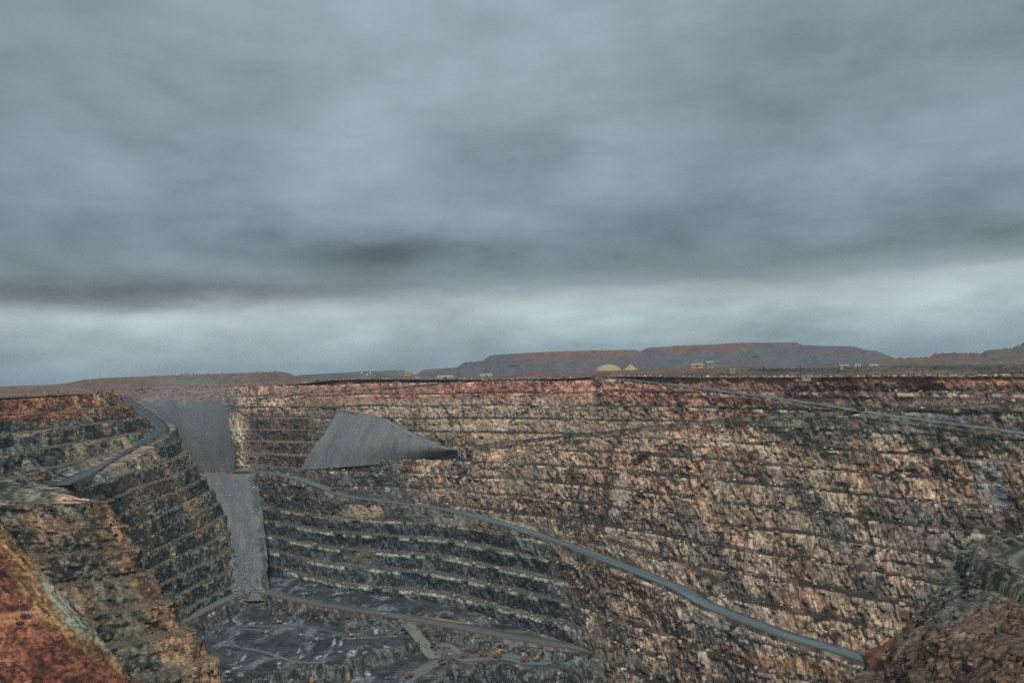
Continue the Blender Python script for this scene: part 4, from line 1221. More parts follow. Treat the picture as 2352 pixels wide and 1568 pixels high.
class MB:
    """collects simple shapes into one mesh"""
    def __init__(self):
        self.v = []; self.f = []

    def hull(self, pts, faces):
        n = len(self.v)
        self.v += [tuple(p) for p in pts]
        self.f += [tuple(i + n for i in q) for q in faces]
        return self

    def box(self, x0, x1, y0, y1, z0, z1, tx=0.0, ty=0.0):
        """box, its top drawn in by tx, ty"""
        p = [(x0, y0, z0), (x1, y0, z0), (x1, y1, z0), (x0, y1, z0), (x0 + tx, y0 + ty, z1), (x1 - tx, y0 + ty, z1), (x1 - tx, y1 - ty, z1), (x0 + tx, y1 - ty, z1)]
        return self.hull(p, [(0, 3, 2, 1), (4, 5, 6, 7), (0, 1, 5, 4), (1, 2, 6, 5), (2, 3, 7, 6), (3, 0, 4, 7)])

    def prism(self, prof, y0, y1):
        """profile in x, z swept along y"""
        n = len(prof)
        p = [(x, y0, z) for x, z in prof] + [(x, y1, z) for x, z in prof]
        fs = [tuple(range(n)), tuple(range(2 * n - 1, n - 1, -1))]
        fs += [(i, n + i, n + (i + 1) % n, (i + 1) % n) for i in range(n)]
        return self.hull(p, fs)

    def cyl(self, cx, cy, cz, r, w, axis='y', n=14, r2=None):
        r2 = r if r2 is None else r2
        p = []
        for k, (o, rr) in enumerate(((-w / 2, r), (w / 2, r2))):
            for i in range(n):
                a = 2 * math.pi * i / n
                c_, s_ = rr * math.cos(a), rr * math.sin(a)
                p.append({'y': (cx + c_, cy + o, cz + s_), 'x': (cx + o, cy + c_, cz + s_), 'z': (cx + c_, cy + s_, cz + o)}[axis])
        fs = [tuple(range(n)), tuple(range(2 * n - 1, n - 1, -1))] + [(i, (i + 1) % n, n + (i + 1) % n, n + i) for i in range(n)]
        return self.hull(p, fs)

    def bar(self, a, b, w, h=None):
        a = Vector(a); b = Vector(b); h = h or w
        d = (b - a).normalized()
        s_ = d.cross(Vector((0, 0, 1))); s_ = s_.normalized() if s_.length > 1e-4 else Vector((1, 0, 0))
        u = s_.cross(d)
        p = []
        for q in (a, b):
            for i, j in ((-1, -1), (1, -1), (1, 1), (-1, 1)):
                p.append(q + s_ * i * w / 2 + u * j * h / 2)
        return self.hull(p, [(0, 1, 2, 3), (7, 6, 5, 4), (0, 4, 5, 1), (1, 5, 6, 2), (2, 6, 7, 3), (3, 7, 4, 0)])

    def build(self, name, mat, parent=None, bevel=0.0):
        me = bpy.data.meshes.new(name)
        me.from_pydata(self.v, [], self.f)
        bm = bmesh.new(); bm.from_mesh(me)
        bmesh.ops.recalc_face_normals(bm, faces=bm.faces)
        if bevel:
            bmesh.ops.bevel(bm, geom=list(bm.edges), offset=bevel, segments=1, affect='EDGES')
        bm.to_mesh(me); bm.free()
        me.materials.append(mat)
        o = bpy.data.objects.new(name, me)
        COL.objects.link(o)
        if parent: o.parent = parent
        return o


def empty(name, loc=(0, 0, 0), rz=0.0):
    o = bpy.data.objects.new(name, None)
    COL.objects.link(o)
    o.location = loc
    o.rotation_euler = (0, 0, rz)
    o.empty_display_size = 1
    return o


def copy_tree(o, parent=None):
    c = o.copy()
    COL.objects.link(c)
    if parent: c.parent = parent
    for ch in list(o.children):
        copy_tree(ch, c)
    return c


def wheel(parent, x, y, r, w):
    t = MB().cyl(x, y, r, r, w).build('wheel', BLACK, parent)
    MB().cyl(x, y, r, r * 0.52, w + 0.1).build('rim', Y_DUST, t)
    return t


def haul_truck(tray_mat):
    t = empty('haul_truck')
    MB().box(-6.2, 5.6, -1.3, 1.3, 1.7, 2.9).box(4.2, 6.4, -3.3, 3.3, 1.6, 2.4).box(-5.0, -2.6, -2.2, 2.2, 1.2, 2.3).build('chassis', STEEL, t)
    # open dump body with a canopy reaching over the cab
    b = MB()
    prof = [(-7.4, 4.9), (-6.6, 3.3), (1.2, 2.9), (2.6, 5.6), (6.4, 6.0), (6.4, 6.3), (2.3, 6.3)]
    b.prism([(-7.4, 4.7), (-6.5, 3.1), (1.3, 2.8), (2.7, 5.7), (2.2, 5.9), (1.0, 3.2), (-6.3, 3.5), (-7.2, 5.0)], -3.5, 3.5)
    for sy in (-1, 1):
        b.prism([(-7.5, 4.8), (-6.5, 3.1), (1.3, 2.8), (2.7, 5.8), (2.4, 6.2), (-6.8, 5.9)], sy * 3.75 - 0.15, sy * 3.75 + 0.15)
    b.box(2.3, 6.5, -3.7, 3.7, 5.9, 6.2)
    for k in range(5):
        b.box(-5.6 + k * 1.7, -5.2 + k * 1.7, -4.05, -3.85, 3.4, 5.9).box(-5.6 + k * 1.7, -5.2 + k * 1.7, 3.85, 4.05, 3.4, 5.9)
    b.build('tray', tray_mat, t)
    MB().box(3.2, 6.2, -3.6, 3.6, 3.3, 3.55).box(4.4, 6.5, -1.7, 1.7, 2.2, 3.5).build('deck', Y_PAINT, t)
    c = MB().box(3.6, 5.8, 0.9, 3.2, 3.55, 5.3, 0.15, 0.1).build('cab', Y_PAINT, t)
    MB().box(5.68, 5.9, 1.1, 3.0, 4.2, 5.1).box(3.9, 5.4, 3.12, 3.26, 4.2, 5.1).build('window', GLASS, c)
    MB().box(6.45, 6.6, -1.5, 1.5, 1.9, 3.3).build('grille', STEEL, t)
    MB().bar((6.5, -2.6, 2.2), (6.2, -2.6, 3.4), 0.12).bar((6.5, -2.0, 2.2), (6.2, -2.0, 3.4), 0.12).build('ladder', STEEL, t)
    for sy in (-1, 1):
        wheel(t, 4.3, sy * 2.9, 1.75, 1.3)
        wheel(t, -3.6, sy * 1.75, 1.75, 1.2)
        wheel(t, -3.6, sy * 3.15, 1.75, 1.2)
        MB().cyl(6.66, sy * 2.4, 2.1, 0.25, 0.12, 'x', 8).build('headlight', WHITE, t)
    return t


def excavator(boom=(5.5, 6.2), reach=10.0, paint=None):
    paint = paint or Y_PAINT
    t = empty('mining_excavator')
    for sy in (-1, 1):
        k = MB().prism([(-4.2, 0.5), (-3.4, 0.0), (3.4, 0.0), (4.2, 0.5), (4.2, 1.3), (3.4, 1.8), (-3.4, 1.8), (-4.2, 1.3)], sy * 2.8 - 0.7, sy * 2.8 + 0.7).build('crawler_track', BLACK, t)
        MB().box(-2.8, 2.8, sy * 3.5 - 0.05, sy * 3.5 + 0.08, 0.6, 1.2).build('track_frame', STEEL, k)
    MB().cyl(0, 0, 2.0, 1.7, 0.8, 'z', 16).box(-1.6, 1.6, -2.2, 2.2, 0.8, 1.7).build('undercarriage', STEEL, t)
    MB().box(-4.6, 2.2, -2.9, 2.9, 2.4, 5.2, 0.2, 0.15).build('house', paint, t)
    MB().box(-5.8, -4.6, -2.8, 2.8, 2.5, 5.0, 0.3, 0.2).build('counterweight', Y_DUST, t)
    c = MB().box(1.0, 3.6, 1.1, 3.0, 3.4, 6.4, 0.15, 0.1).build('cab', WHITE, t)
    MB().box(3.45, 3.66, 1.3, 2.8, 4.4, 6.0).build('window', GLASS, c)
    MB().box(-3.6, -2.6, -2.0, -1.2, 5.2, 6.2).build('air_intake', STEEL, t)
    MB().cyl(-2.0, 1.6, 5.7, 0.3, 1.0, 'z', 8).build('exhaust', STEEL, t)
    kx, kz = 2.0 + boom[0], 3.4 + boom[1]
    MB().bar((1.8, -0.3, 3.4), (kx * 0.62, -0.3, kz * 0.86), 1.3, 1.6).bar((kx * 0.6, -0.3, kz * 0.86), (kx, -0.3, kz), 1.1, 1.3).build('boom', paint, t)
    MB().bar((2.2, -1.3, 3.0), (kx * 0.55, -1.1, kz * 0.75), 0.35).bar((2.2, 0.7, 3.0), (kx * 0.55, 0.5, kz * 0.75), 0.35).build('hydraulic_ram', STEEL, t)
    ax, az_ = reach, 2.6
    MB().bar((kx - 0.5, -0.3, kz + 0.6), (ax, -0.3, az_), 0.9, 1.1).build('stick', paint, t)
    b = MB().prism([(ax - 2.2, az_ - 1.9), (ax - 0.2, az_ - 2.4), (ax + 0.9, az_ - 0.6), (ax + 0.5, az_ + 0.4), (ax - 0.4, az_ + 0.2)], -2.0, 1.4).build('bucket', STEEL, t)
    m = MB()
    for i in range(5):
        m.box(ax - 2.7, ax - 2.1, -1.8 + i * 0.7, -1.5 + i * 0.7, az_ - 2.0, az_ - 1.75)
    m.build('bucket_teeth', STEEL, b)
    return t


def dozer():
    t = empty('bulldozer')
    for sy in (-1, 1):
        MB().prism([(-2.4, 0.4), (-1.8, 0), (1.8, 0), (2.4, 0.5), (2.2, 1.2), (0, 1.7), (-2.2, 1.2)], sy * 1.5 - 0.4, sy * 1.5 + 0.4).build('crawler_track', BLACK, t)
    MB().box(-2.2, 2.4, -1.0, 1.0, 0.9, 2.4, 0.1, 0.1).build('body', Y_PAINT, t)
    c = MB().box(-1.6, 0.5, -1.0, 1.0, 2.4, 3.8, 0.15, 0.1).build('cab', Y_PAINT, t)
    MB().box(-1.3, 0.3, -1.06, 1.06, 2.8, 3.5).build('window', GLASS, c)
    MB().prism([(2.9, 0.1), (3.3, 0.1), (3.1, 0.9), (3.4, 1.8), (3.1, 1.8), (2.8, 0.9)], -2.3, 2.3).build('blade', Y_DUST, t)
    MB().bar((0.5, -1.9, 0.8), (3.0, -1.9, 0.7), 0.3).bar((0.5, 1.9, 0.8), (3.0, 1.9, 0.7), 0.3).build('push_arm', Y_DUST, t)
    MB().bar((-2.3, 0, 1.4), (-3.2, 0, 0.4), 0.5).build('ripper', STEEL, t)
    return t


def drill_rig(h=16.0):
    t = empty('drill_rig')
    for sy in (-1, 1):
        MB().prism([(-3, 0.4), (-2.4, 0), (2.4, 0), (3, 0.4), (3, 1.0), (2.4, 1.4), (-2.4, 1.4), (-3, 1.0)], sy * 1.8 - 0.4, sy * 1.8 + 0.4).build('crawler_track', BLACK, t)
    MB().box(-4.0, 3.0, -1.8, 1.8, 1.4, 2.0).box(-3.8, 0.4, -1.6, 1.6, 2.0, 4.0, 0.1, 0.1).build('deck', Y_DUST, t)
    MB().box(0.8, 2.6, -1.6, 0.2, 2.0, 4.2, 0.1, 0.1).build('cab', WHITE, t)
    m = MB()
    for sx, sy in ((-1, -1), (1, -1), (1, 1), (-1, 1)):
        m.bar((3.6 + sx * 0.55, sy * 0.55, 0.6), (3.6 + sx * 0.55, sy * 0.55, h), 0.28)
    for k in range(9):
        z = 1.5 + k * (h - 2) / 9
        m.bar((3.05, -0.55, z), (4.15, -0.55, z + 1.5), 0.18).bar((3.05, 0.55, z + 1.5), (4.15, 0.55, z), 0.18)
    m.box(2.9, 4.3, -0.7, 0.7, h - 0.4, h)
    m.build('mast', STEEL, t)
    MB().cyl(3.6, 0, h / 2, 0.2, h - 1, 'z', 8).build('drill_pipe', STEEL, t)
    return t


def light_vehicle(mat):
    t = empty('pickup_truck')
    MB().box(-2.6, 2.6, -0.95, 0.95, 0.5, 1.15, 0.05, 0.05).box(-2.6, -0.6, -0.95, -0.8, 1.1, 1.5).box(-2.6, -0.6, 0.8, 0.95, 1.1, 1.5).build('body', mat, t)
    c = MB().box(-0.7, 1.3, -0.9, 0.9, 1.1, 1.95, 0.3, 0.12).build('cabin', mat, t)
    MB().box(-0.35, 0.95, -0.93, 0.93, 1.3, 1.75).build('window', GLASS, c)
    for sx in (-1, 1):
        for sy in (-1, 1):
            MB().cyl(sx * 1.6, sy * 0.85, 0.4, 0.4, 0.28, 'y', 10).build('wheel', BLACK, t)
    MB().bar((-0.6, 0.6, 1.9), (-0.6, 0.6, 4.2), 0.05).build('whip_aerial', Y_PAINT, t)
    return t


def put(o, p, rz, label, cat, group=None, sink=0.05):
    o.location = (float(p[0]), float(p[1]), float(p[2]) - sink)
    o.rotation_euler = (0, 0, math.radians(rz))
    tag(o, label, cat, group)
    if cat in ('haul truck', 'excavator', 'loader', 'bulldozer'):
        o.scale = (0.74, 0.74, 0.74)
    return o


def track_point(p, up=0.45):
    return p + np.array([0, 0, up])


GT = 'haul trucks working on the pit floor'
t0 = haul_truck(ORANGE_P)
spots = [((1016, 1519), 200, 'orange haul truck first to climb the loading track from the pit floor'),
         ((1065, 1509), 186, 'orange haul truck second from the lower end of the truck queue'),
         ((1108, 1507), 172, 'orange haul truck in the middle of the truck queue on the loading track'),
         ((1141, 1510), 160, 'haul truck parked close in front of the wheel loader'),
         ((1205, 1519), 178, 'orange haul truck nearest the loading excavator at the end of the track'),
         ((940, 1556), 235, 'pale orange haul truck alone at the lower edge of the floor'),]
for k, ((x, y), rz, lab) in enumerate(spots):
    o = t0 if k == 0 else copy_tree(t0)
    put(o, track_point(on_floor(x, y)), rz, lab, 'haul truck', GT)


def road_point(pts, px, lift):
    c = catmull(np.array(pts), 30)
    x = to_px(c)[0]
    k = int(np.argmin(np.abs(x - px)))
    d = c[min(k + 1, len(c) - 1)] - c[max(k - 1, 0)]
    return c[k] + np.array([0, 0, lift]), math.degrees(math.atan2(d[1], d[0]))


p, a = road_point(UPPER_R, 1975, 1.5)
put(copy_tree(t0), p, a + 180, 'dark haul truck at the junction of the two ramps', 'haul truck')
p, a = road_point(LOWER, 764, 1.5)
put(copy_tree(t0), p, a + 180, 'small haul truck on the long grey road beside the scree', 'haul truck')

e0 = excavator()
put(e0, track_point(on_floor(1233, 1502)), 35, 'yellow excavator loading at the head of the truck track', 'excavator')
put(copy_tree(e0), on_floor(640, 1431), 200, 'big yellow excavator standing on the far side of the pit floor', 'excavator')
put(copy_tree(e0), on_floor(808, 1433), 185, 'dark yellow excavator beside the pale track on the floor', 'excavator')
put(copy_tree(e0), on_floor(717, 1566), 100, 'yellow excavator cut by the lower edge of the picture', 'excavator')
wt = put(copy_tree(e0), on_floor(801, 1562), 95, 'yellow machine below the white water jet at the lower edge', 'excavator')
put(excavator((4.0, 3.2), 8.5, Y_DUST), track_point(on_floor(1146, 1502)), 20, 'pale yellow loader behind the parked haul truck', 'loader')
put(dozer(), on_floor(568, 1426), 130, 'small bulldozer at the foot of the dark spur', 'bulldozer')
bp, ba = road_point(BOTTOM, 587, 0.9)
put(drill_rig(), bp, 60, 'drill rig with a tall dark mast on the bend of the floor road', 'drill rig')

v0 = light_vehicle(WHITE)
p, a = road_point(LOWER, 621, 1.5)
put(v0, p, a, 'white pickup on the grey road at the top of the lower chute', 'pickup')
p, a = road_point(LOWER, 679, 1.5)
put(copy_tree(v0), p, a, 'white pickup further down the grey road towards the brown wall', 'pickup')
p, a = road_point(UPPER_R, 1395, 1.5)
put(copy_tree(v0), p, a, 'white pickup at the head of the straight ramp', 'pickup')
FL = [((655, 1433), 'white pickup behind the big yellow excavator'), ((612, 1452), 'white pickup beside the dark row of pipes on the floor'), ((690, 1458), 'white pickup alone in the middle of the pit floor'),
      ((880, 1404), 'white pickup below the dark foot of the wall')]
for k, ((x, y), lab) in enumerate(FL):
    put(copy_tree(v0), on_floor(x, y) if k < 3 else road_point(BOTTOM, 880, 1.0)[0], 20 + 50 * k, lab, 'pickup')

# drill pattern: rows of short marker posts on the floor
post = MB().cyl(0, 0, 0.9, 0.16, 1.8, 'z', 6)
post.v = post.v
ps0 = post.build('marker_post', WHITE)
n = 0
for i in range(9):
    for j in range(3):
        o = ps0 if n == 0 else ps0.copy()
        if n: COL.objects.link(o)
        put(o, on_floor(668 + i * 9 + j * 3, 1440 + j * 9), 0, 'short pale marker post in the blast pattern on the pit floor', 'marker post', 'marker posts of the blast pattern')
        n += 1
for x, y, lab in ((661, 1446, 'thin light pole nearest the yellow excavator'), (685, 1444, 'thin light pole beside the blast pattern')):
    t = empty('light_pole')
    MB().cyl(0, 0, 4.5, 0.16, 9.0, 'z', 6).build('pole', STEEL, t)
    MB().box(-0.8, 0.8, -0.25, 0.25, 8.8, 9.2).build('lamp_head', STEEL, t)
    MB().box(-0.6, 0.6, -0.6, 0.6, 0, 0.5).build('base', STEEL, t)
    put(t, on_floor(x, y), 0, lab, 'light pole')

# water jet wetting down the muck pile
jb = on_floor(801, 1562)
jt = np.array([jb + np.array([-1.0, 2.0, 5.0]), jb + np.array([-3.5, 16, 11.0]), jb + np.array([-7.5, 34, 9.0]), jb + np.array([-10.0, 44, 3.0])])
jc, _ = resample(catmull(jt, 12), 26)
m = MB()
for k in range(len(jc) - 1):
    m.bar(jc[k], jc[k + 1], 0.35 + 0.06 * k, 0.3 + 0.05 * k)
tag(m.build('water_jet', WATER), 'white jet of water sprayed from the yellow machine', 'water jet')

# ---- near left: lighting tower, shelter and posts on the red track
def red_point(px, py):
    """where a survey pixel lands on the red track"""
    return at_level(px, py, -89.6)


t = empty('lighting_tower')
MB().box(-1.6, 1.6, -0.9, 0.9, 0.5, 1.9, 0.1, 0.05).build('generator', Y_PAINT, t)
MB().bar((-2.6, 0, 0.7), (-1.5, 0, 0.7), 0.2).box(-1.7, 1.7, -1.0, 1.0, 0.4, 0.55).build('trailer', STEEL, t)
for sy in (-1, 1):
    MB().cyl(0, sy * 1.05, 0.4, 0.4, 0.25, 'y', 12).build('wheel', BLACK, t)
MB().cyl(0.9, 0, 5.2, 0.11, 7.2, 'z', 8).build('mast', Y_DUST, t)
hd = MB().box(0.2, 1.6, -0.2, 0.2, 8.7, 8.9).build('lamp_bar', STEEL, t)
for k in range(4):
    MB().box(0.2 + k * 0.36, 0.46 + k * 0.36, -0.35, -0.15, 8.55, 8.85).build('lamp', WHITE, hd)
put(t, red_point(40, 1422), 10, 'yellow lighting tower with a thin mast on the red track', 'lighting tower')
t = empty('shelter')
m = MB()
m.prism([(-2.6, 3.0), (-1.6, 3.5), (0, 3.7), (1.6, 3.5), (2.6, 3.0), (1.6, 3.3), (0, 3.45), (-1.6, 3.3)], -1.8, 1.8)
m.build('canopy', STEEL, t)
for sx in (-0.5, 0.5):
    MB().bar((sx, 0, 0), (sx, 0, 3.4), 0.18).build('post', STEEL, t)
MB().box(-0.9, 0.9, -0.5, 0.5, 0, 0.25).build('base', STEEL, t)
put(t, red_point(53, 1416), 5, 'dark curved canopy shelter standing beside the lighting tower', 'shelter')
pp = MB().cyl(0, 0, 0.75, 0.1, 1.5, 'z', 6).build('boundary_post', WHITE)
for k, (x, y, lab) in enumerate(((70, 1416, 'upright white post beside the canopy shelter'), (78, 1418, 'leaning white post between the two upright posts'), (86, 1420, 'white post at the end of the red track'))):
    o = pp if k == 0 else pp.copy()
    if k: COL.objects.link(o)
    put(o, red_point(x, y), 0, lab, 'post', 'white posts on the red track')
    if k == 1: o.rotation_euler = (math.radians(20), math.radians(50), 0)


# ---- plant and sheds along the far rim
def shed(px, base_py, Y, w, d, h, label, wallm=CREAMP, roofm=ROOFM, rz=0, drop=3.0):
    t = empty('shed')
    w2, d2 = w / 2, d / 2
    MB().box(-w2, w2, -d2, d2, -drop, h).build('wall', wallm, t)
    MB().prism([(-d2 - 0.4, h - 0.1), (d2 + 0.4, h - 0.1), (0, h + d * 0.16)], -w2 - 0.3, w2 + 0.3).build('roof', roofm, t).rotation_euler = (0, 0, math.pi / 2)
    dr = MB().box(-w * 0.12, w * 0.12, -d2 - 0.06, -d2 + 0.05, 0, h * 0.7).build('door', STEEL, t)
    for q in (-0.32, 0.32):
        MB().box(q * w - w * 0.07, q * w + w * 0.07, -d2 - 0.05, -d2 + 0.05, h * 0.45, h * 0.75).build('window', GLASS, t)
    p = at_depth(px, base_py, Y)
    put(t, p, rz, label, 'shed', sink=0)
    return t


shed(1023, 868.3, 2600, 52, 16, 6, 'long white shed beyond the red rim left of the two stockpiles', WHITE, WHITE)
shed(957, 869.4, 2700, 8, 8, 4.5, 'small white hut on the plain below the gap in the skyline', WHITE)
shed(963, 869.4, 2720, 7, 7, 4.5, 'second small white hut beside the gap in the skyline', WHITE)
shed(1117, 864.0, 2900, 44, 16, 6, 'long pale shed on the plain behind the dark rim', WHITE, WHITE)
shed(937, 858.0, 3200, 26, 10, 5, 'yellowish building in the gap between two dumps', Y_DUST, Y_DUST, drop=8)
shed(1630, 841.0, 2300, 20, 14, 12, 'pale mill building below the big blue dump', CREAMP, WHITE, drop=22)
shed(1600, 842.5, 2300, 34, 14, 7, 'low brown building beside the pale mill building', Y_DUST, ROOFM, drop=20)
shed(1682, 851.5, 1370, 10, 4, 2.6, 'long cream cabin on the dark gravel bank', CREAMP, WHITE, drop=5)
shed(1851, 868.0, 1020, 11, 4, 2.6, 'cream site hut standing on the edge of the orange rim', CREAMP, CREAMP, drop=4)
shed(1938, 843.5, 1215, 14, 6, 3.0, 'pale hut on the gravel bank at the foot of the greenish hill', CREAMP, WHITE, drop=4)
shed(1968, 843.0, 1210, 9, 6, 3.4, 'smaller pale hut next to the hut on the gravel bank', WHITE, WHITE, drop=4)
shed(2006, 842.0, 1190, 13, 6, 2.6, 'low white hut further along the gravel bank', WHITE, WHITE, drop=4)
# covered dome and open cone of crushed ore
def pile(px, Y, top_py, base_r, dome, label, cat):
    top = at_depth(px, top_py, Y)
    h = top[2] + 1.0
    t = empty('stockpile')
    n, r = 36, 14
    m = MB(); vs = []; fs = []
    for i in range(r + 1):
        f = i / r
        for k in range(n):
            a = 2 * math.pi * k / n
            rr = base_r * (math.sin(f * math.pi / 2) if dome else f)
            hh = h * (math.cos(f * math.pi / 2) ** 0.85 if dome else (1 - f))
            j = 1 + (0 if dome else 0.05 * math.sin(5 * a + i) * f)
            vs.append((rr * j * math.cos(a), rr * j * math.sin(a), hh))
    for i in range(r):
        for k in range(n):
            fs.append((i * n + k, (i + 1) * n + k, (i + 1) * n + (k + 1) % n, i * n + (k + 1) % n))
    m.hull(vs, fs)
    m.build('cover' if dome else 'cone', STOCK, t)
    if not dome:
        c = MB().bar((-base_r * 1.25, 0, h * 0.28), (-1.0, 0, h + 2.2), 2.4, 1.6).build('conveyor', STEEL, t)
        for q in (0.3, 0.7):
            MB().bar((-base_r * 1.25 * (1 - q), 0, 0), (-base_r * 1.25 * (1 - q), 0, h * (0.28 + 0.72 * q)), 1.0).build('trestle', STEEL, c)
    else:
        MB().cyl(0, 0, h, base_r * 0.05, 1.6, 'z', 12).build('cap', ROOFM, t)
    put(t, (top[0], top[1], -1.0), 0, label, cat, sink=0)


pile(1397.5, 2500, 836.5, 42, True, 'smooth pale yellow dome over an ore pile on the far rim', 'dome')
pile(1448, 2500, 835.5, 38, False, 'pale yellow cone of crushed ore below a sloping conveyor', 'stockpile')


def lamp_pole(px, py, Y, h, label):
    t = empty('light_pole')
    top = at_depth(px, py, Y)
    MB().cyl(0, 0, h / 2, 0.35, h, 'z', 6).build('pole', STEEL, t)
    MB().cyl(0, -0.4, h, 0.9, 1.0, 'y', 8).build('lamp', LAMP, t)
    put(t, (top[0], top[1], top[2] - h), 0, label, 'light pole', sink=0)


lamp_pole(830, 856, 2450, 22, 'lit yellow plant light highest on the left of the three')
lamp_pole(843.5, 859.5, 2450, 18, 'lit yellow plant light lowest of the three')
lamp_pole(851, 856, 2450, 22, 'lit yellow plant light on the right of the three')
lamp_pole(734, 893.5, 1650, 9, 'single lit yellow light on the bend of the far ramp')
for px, py, Y, h, lab in ((230, 861.5, 2250, 9, 'thin lattice mast on the left dump skyline'), (1838, 843, 1060, 14, 'thin mast beside the cream site hut'), (1580, 838, 2200, 26, 'dark mast on the plain before the big blue dump')):
    t = empty('mast')
    m = MB()
    for sx, sy in ((-1, -1), (1, -1), (0, 1)):
        m.bar((sx * 0.9, sy * 0.9, -2), (sx * 0.2, sy * 0.2, h), 0.3)
    for k in range(6):
        z = k * h / 6
        m.bar((-0.8, -0.8, z), (0.8, -0.8, z + h / 7), 0.2).bar((0.8, -0.8, z), (0, 0.8, z + h / 7), 0.2)
    m.build('lattice', STEEL, t)
    MB().box(-0.5, 0.5, -0.5, 0.5, h - 0.6, h + 0.6).build('aerial', STEEL, t)
    top = at_depth(px, py, Y)
    put(t, (top[0], top[1], top[2] - h), 0, lab, 'mast', sink=0)

# ---- trees on the skyline of the left dump
def tree(px, py, Y, h, w, label, seed):
    rng = random.Random(seed)
    t = empty('tree')
    m = MB()
    m.cyl(0, 0, h * 0.25, 0.22, h * 0.5, 'z', 6, 0.14)
    for k in range(4):
        a = rng.random() * 6.28
        m.bar((0, 0, h * 0.4), (w * 0.3 * math.cos(a), w * 0.3 * math.sin(a), h * (0.6 + 0.25 * rng.random())), 0.14)
    m.build('trunk', BARK, t)
    m = MB()
    for k in range(170):
        a = rng.random() * 6.28; q = rng.random() ** 0.5; zz = rng.random()
        rr = w * 0.5 * q * math.sin(math.pi * (0.15 + 0.8 * zz))
        c = Vector((rr * math.cos(a), rr * math.sin(a), h * (0.42 + 0.58 * zz)))
        s1 = Vector((rng.uniform(-1, 1), rng.uniform(-1, 1), rng.uniform(-0.5, 0.5))) * 0.55
        s2 = Vector((rng.uniform(-1, 1), rng.uniform(-1, 1), rng.uniform(-0.5, 0.8))) * 0.55
        m.hull([c - s1, c + s2, c + s1, c - s2], [(0, 1, 2, 3)])
    m.build('crown', LEAF, t)
    p = at_depth(px, py, Y)
    put(t, p, 0, label, 'tree', 'trees on the left dump', sink=0.6)


for k, (px, hh, ww) in enumerate(((417, 4.5, 5), (426, 6.0, 5.5), (432, 5.0, 6), (444, 5.0, 5), (452, 3.6, 4), (478, 3.6, 3.5), (510, 3.0, 3.5), (590, 4.0, 4), (632, 4.2, 4.5))):
    cy = np.interp(px, [330, 430, 540, 645], [864, 860, 857, 853])
    names = ['leftmost tree of the clump on the left dump', 'tallest tree of the clump on the left dump', 'broad tree in the middle of the clump on the left dump', 'right tree of the clump on the left dump',
             'low bush just right of the clump on the left dump', 'lone bush standing clear of the clump on the dump', 'tiny bush halfway along the dump top', 'small bush on the right half of the dump top', 'last small tree before the dump top falls away']
    tree(px, cy + 0.6, 2256, hh, ww, names[k], 40 + k)


# ------------------------------------------------------------------ loose rock
def rubble(name, pts, sizes, cols, label, seed):
    rng = np.random.default_rng(seed)
    base = np.array([(-1, -1, -0.7), (1, -1, -0.8), (1, 1, -0.7), (-1, 1, -0.8), (-0.7, -0.6, 0.7), (0.6, -0.7, 0.8), (0.7, 0.6, 0.6), (-0.6, 0.7, 0.75)])
    fcs = np.array([(0, 3, 2, 1), (4, 5, 6, 7), (0, 1, 5, 4), (1, 2, 6, 5), (2, 3, 7, 6), (3, 0, 4, 7)])
    N = len(pts)
    V = base[None] * (0.7 + 0.6 * rng.random((N, 8, 1))) * (0.6 + 0.8 * rng.random((N, 1, 3)))
    a = rng.random(N) * 6.28
    c_, s_ = np.cos(a)[:, None], np.sin(a)[:, None]
    X = V[..., 0] * c_ - V[..., 1] * s_; Yv = V[..., 0] * s_ + V[..., 1] * c_
    V = np.stack([X, Yv, V[..., 2]], -1) * sizes[:, None, None] + pts[:, None, :]
    Fc = (fcs[None] + (np.arange(N) * 8)[:, None, None]).reshape(-1, 4)
    me = bpy.data.meshes.new(name)
    me.vertices.add(N * 8); me.vertices.foreach_set('co', V.astype(np.float32).reshape(-1))
    me.loops.add(len(Fc) * 4); me.loops.foreach_set('vertex_index', Fc.astype(np.int32).reshape(-1))
    me.polygons.add(len(Fc)); me.polygons.foreach_set('loop_start', np.arange(0, len(Fc) * 4, 4, dtype=np.int32))
    me.update(calc_edges=True)
    at = me.attributes.new('rock_colour', 'FLOAT_COLOR', 'POINT')
    c4 = np.ones((N, 8, 4), np.float32); c4[..., :3] = cols[:, None, :]
    at.data.foreach_set('color', c4.reshape(-1))
    me.materials.append(M_ROCK)
    o = bpy.data.objects.new(name, me); COL.objects.link(o)
    return tag(o, label, 'rubble', kind='stuff')


rg = np.random.default_rng(5)
cand = np.stack([rg.uniform(-430, 330, 60000), rg.uniform(720, 1200, 60000)], -1)
cz, cr, *_ = floor_z(cand[:, 0][None], cand[:, 1][None])
keep = (cr[0] > 0.35) & (rg.random(60000) < 0.22)
kp = np.concatenate([cand[keep], cz[0][keep][:, None]], 1)
sz = 0.5 + 2.0 * rg.random(len(kp)) ** 4
tone = rg.random((len(kp), 1))
rubble('rubble', kp, sz, pal(40, 43, 44) * (1 - tone) + pal(150, 148, 138) * tone ** 2, 'broken blocks of dark rock heaped along the pit floor', 6)
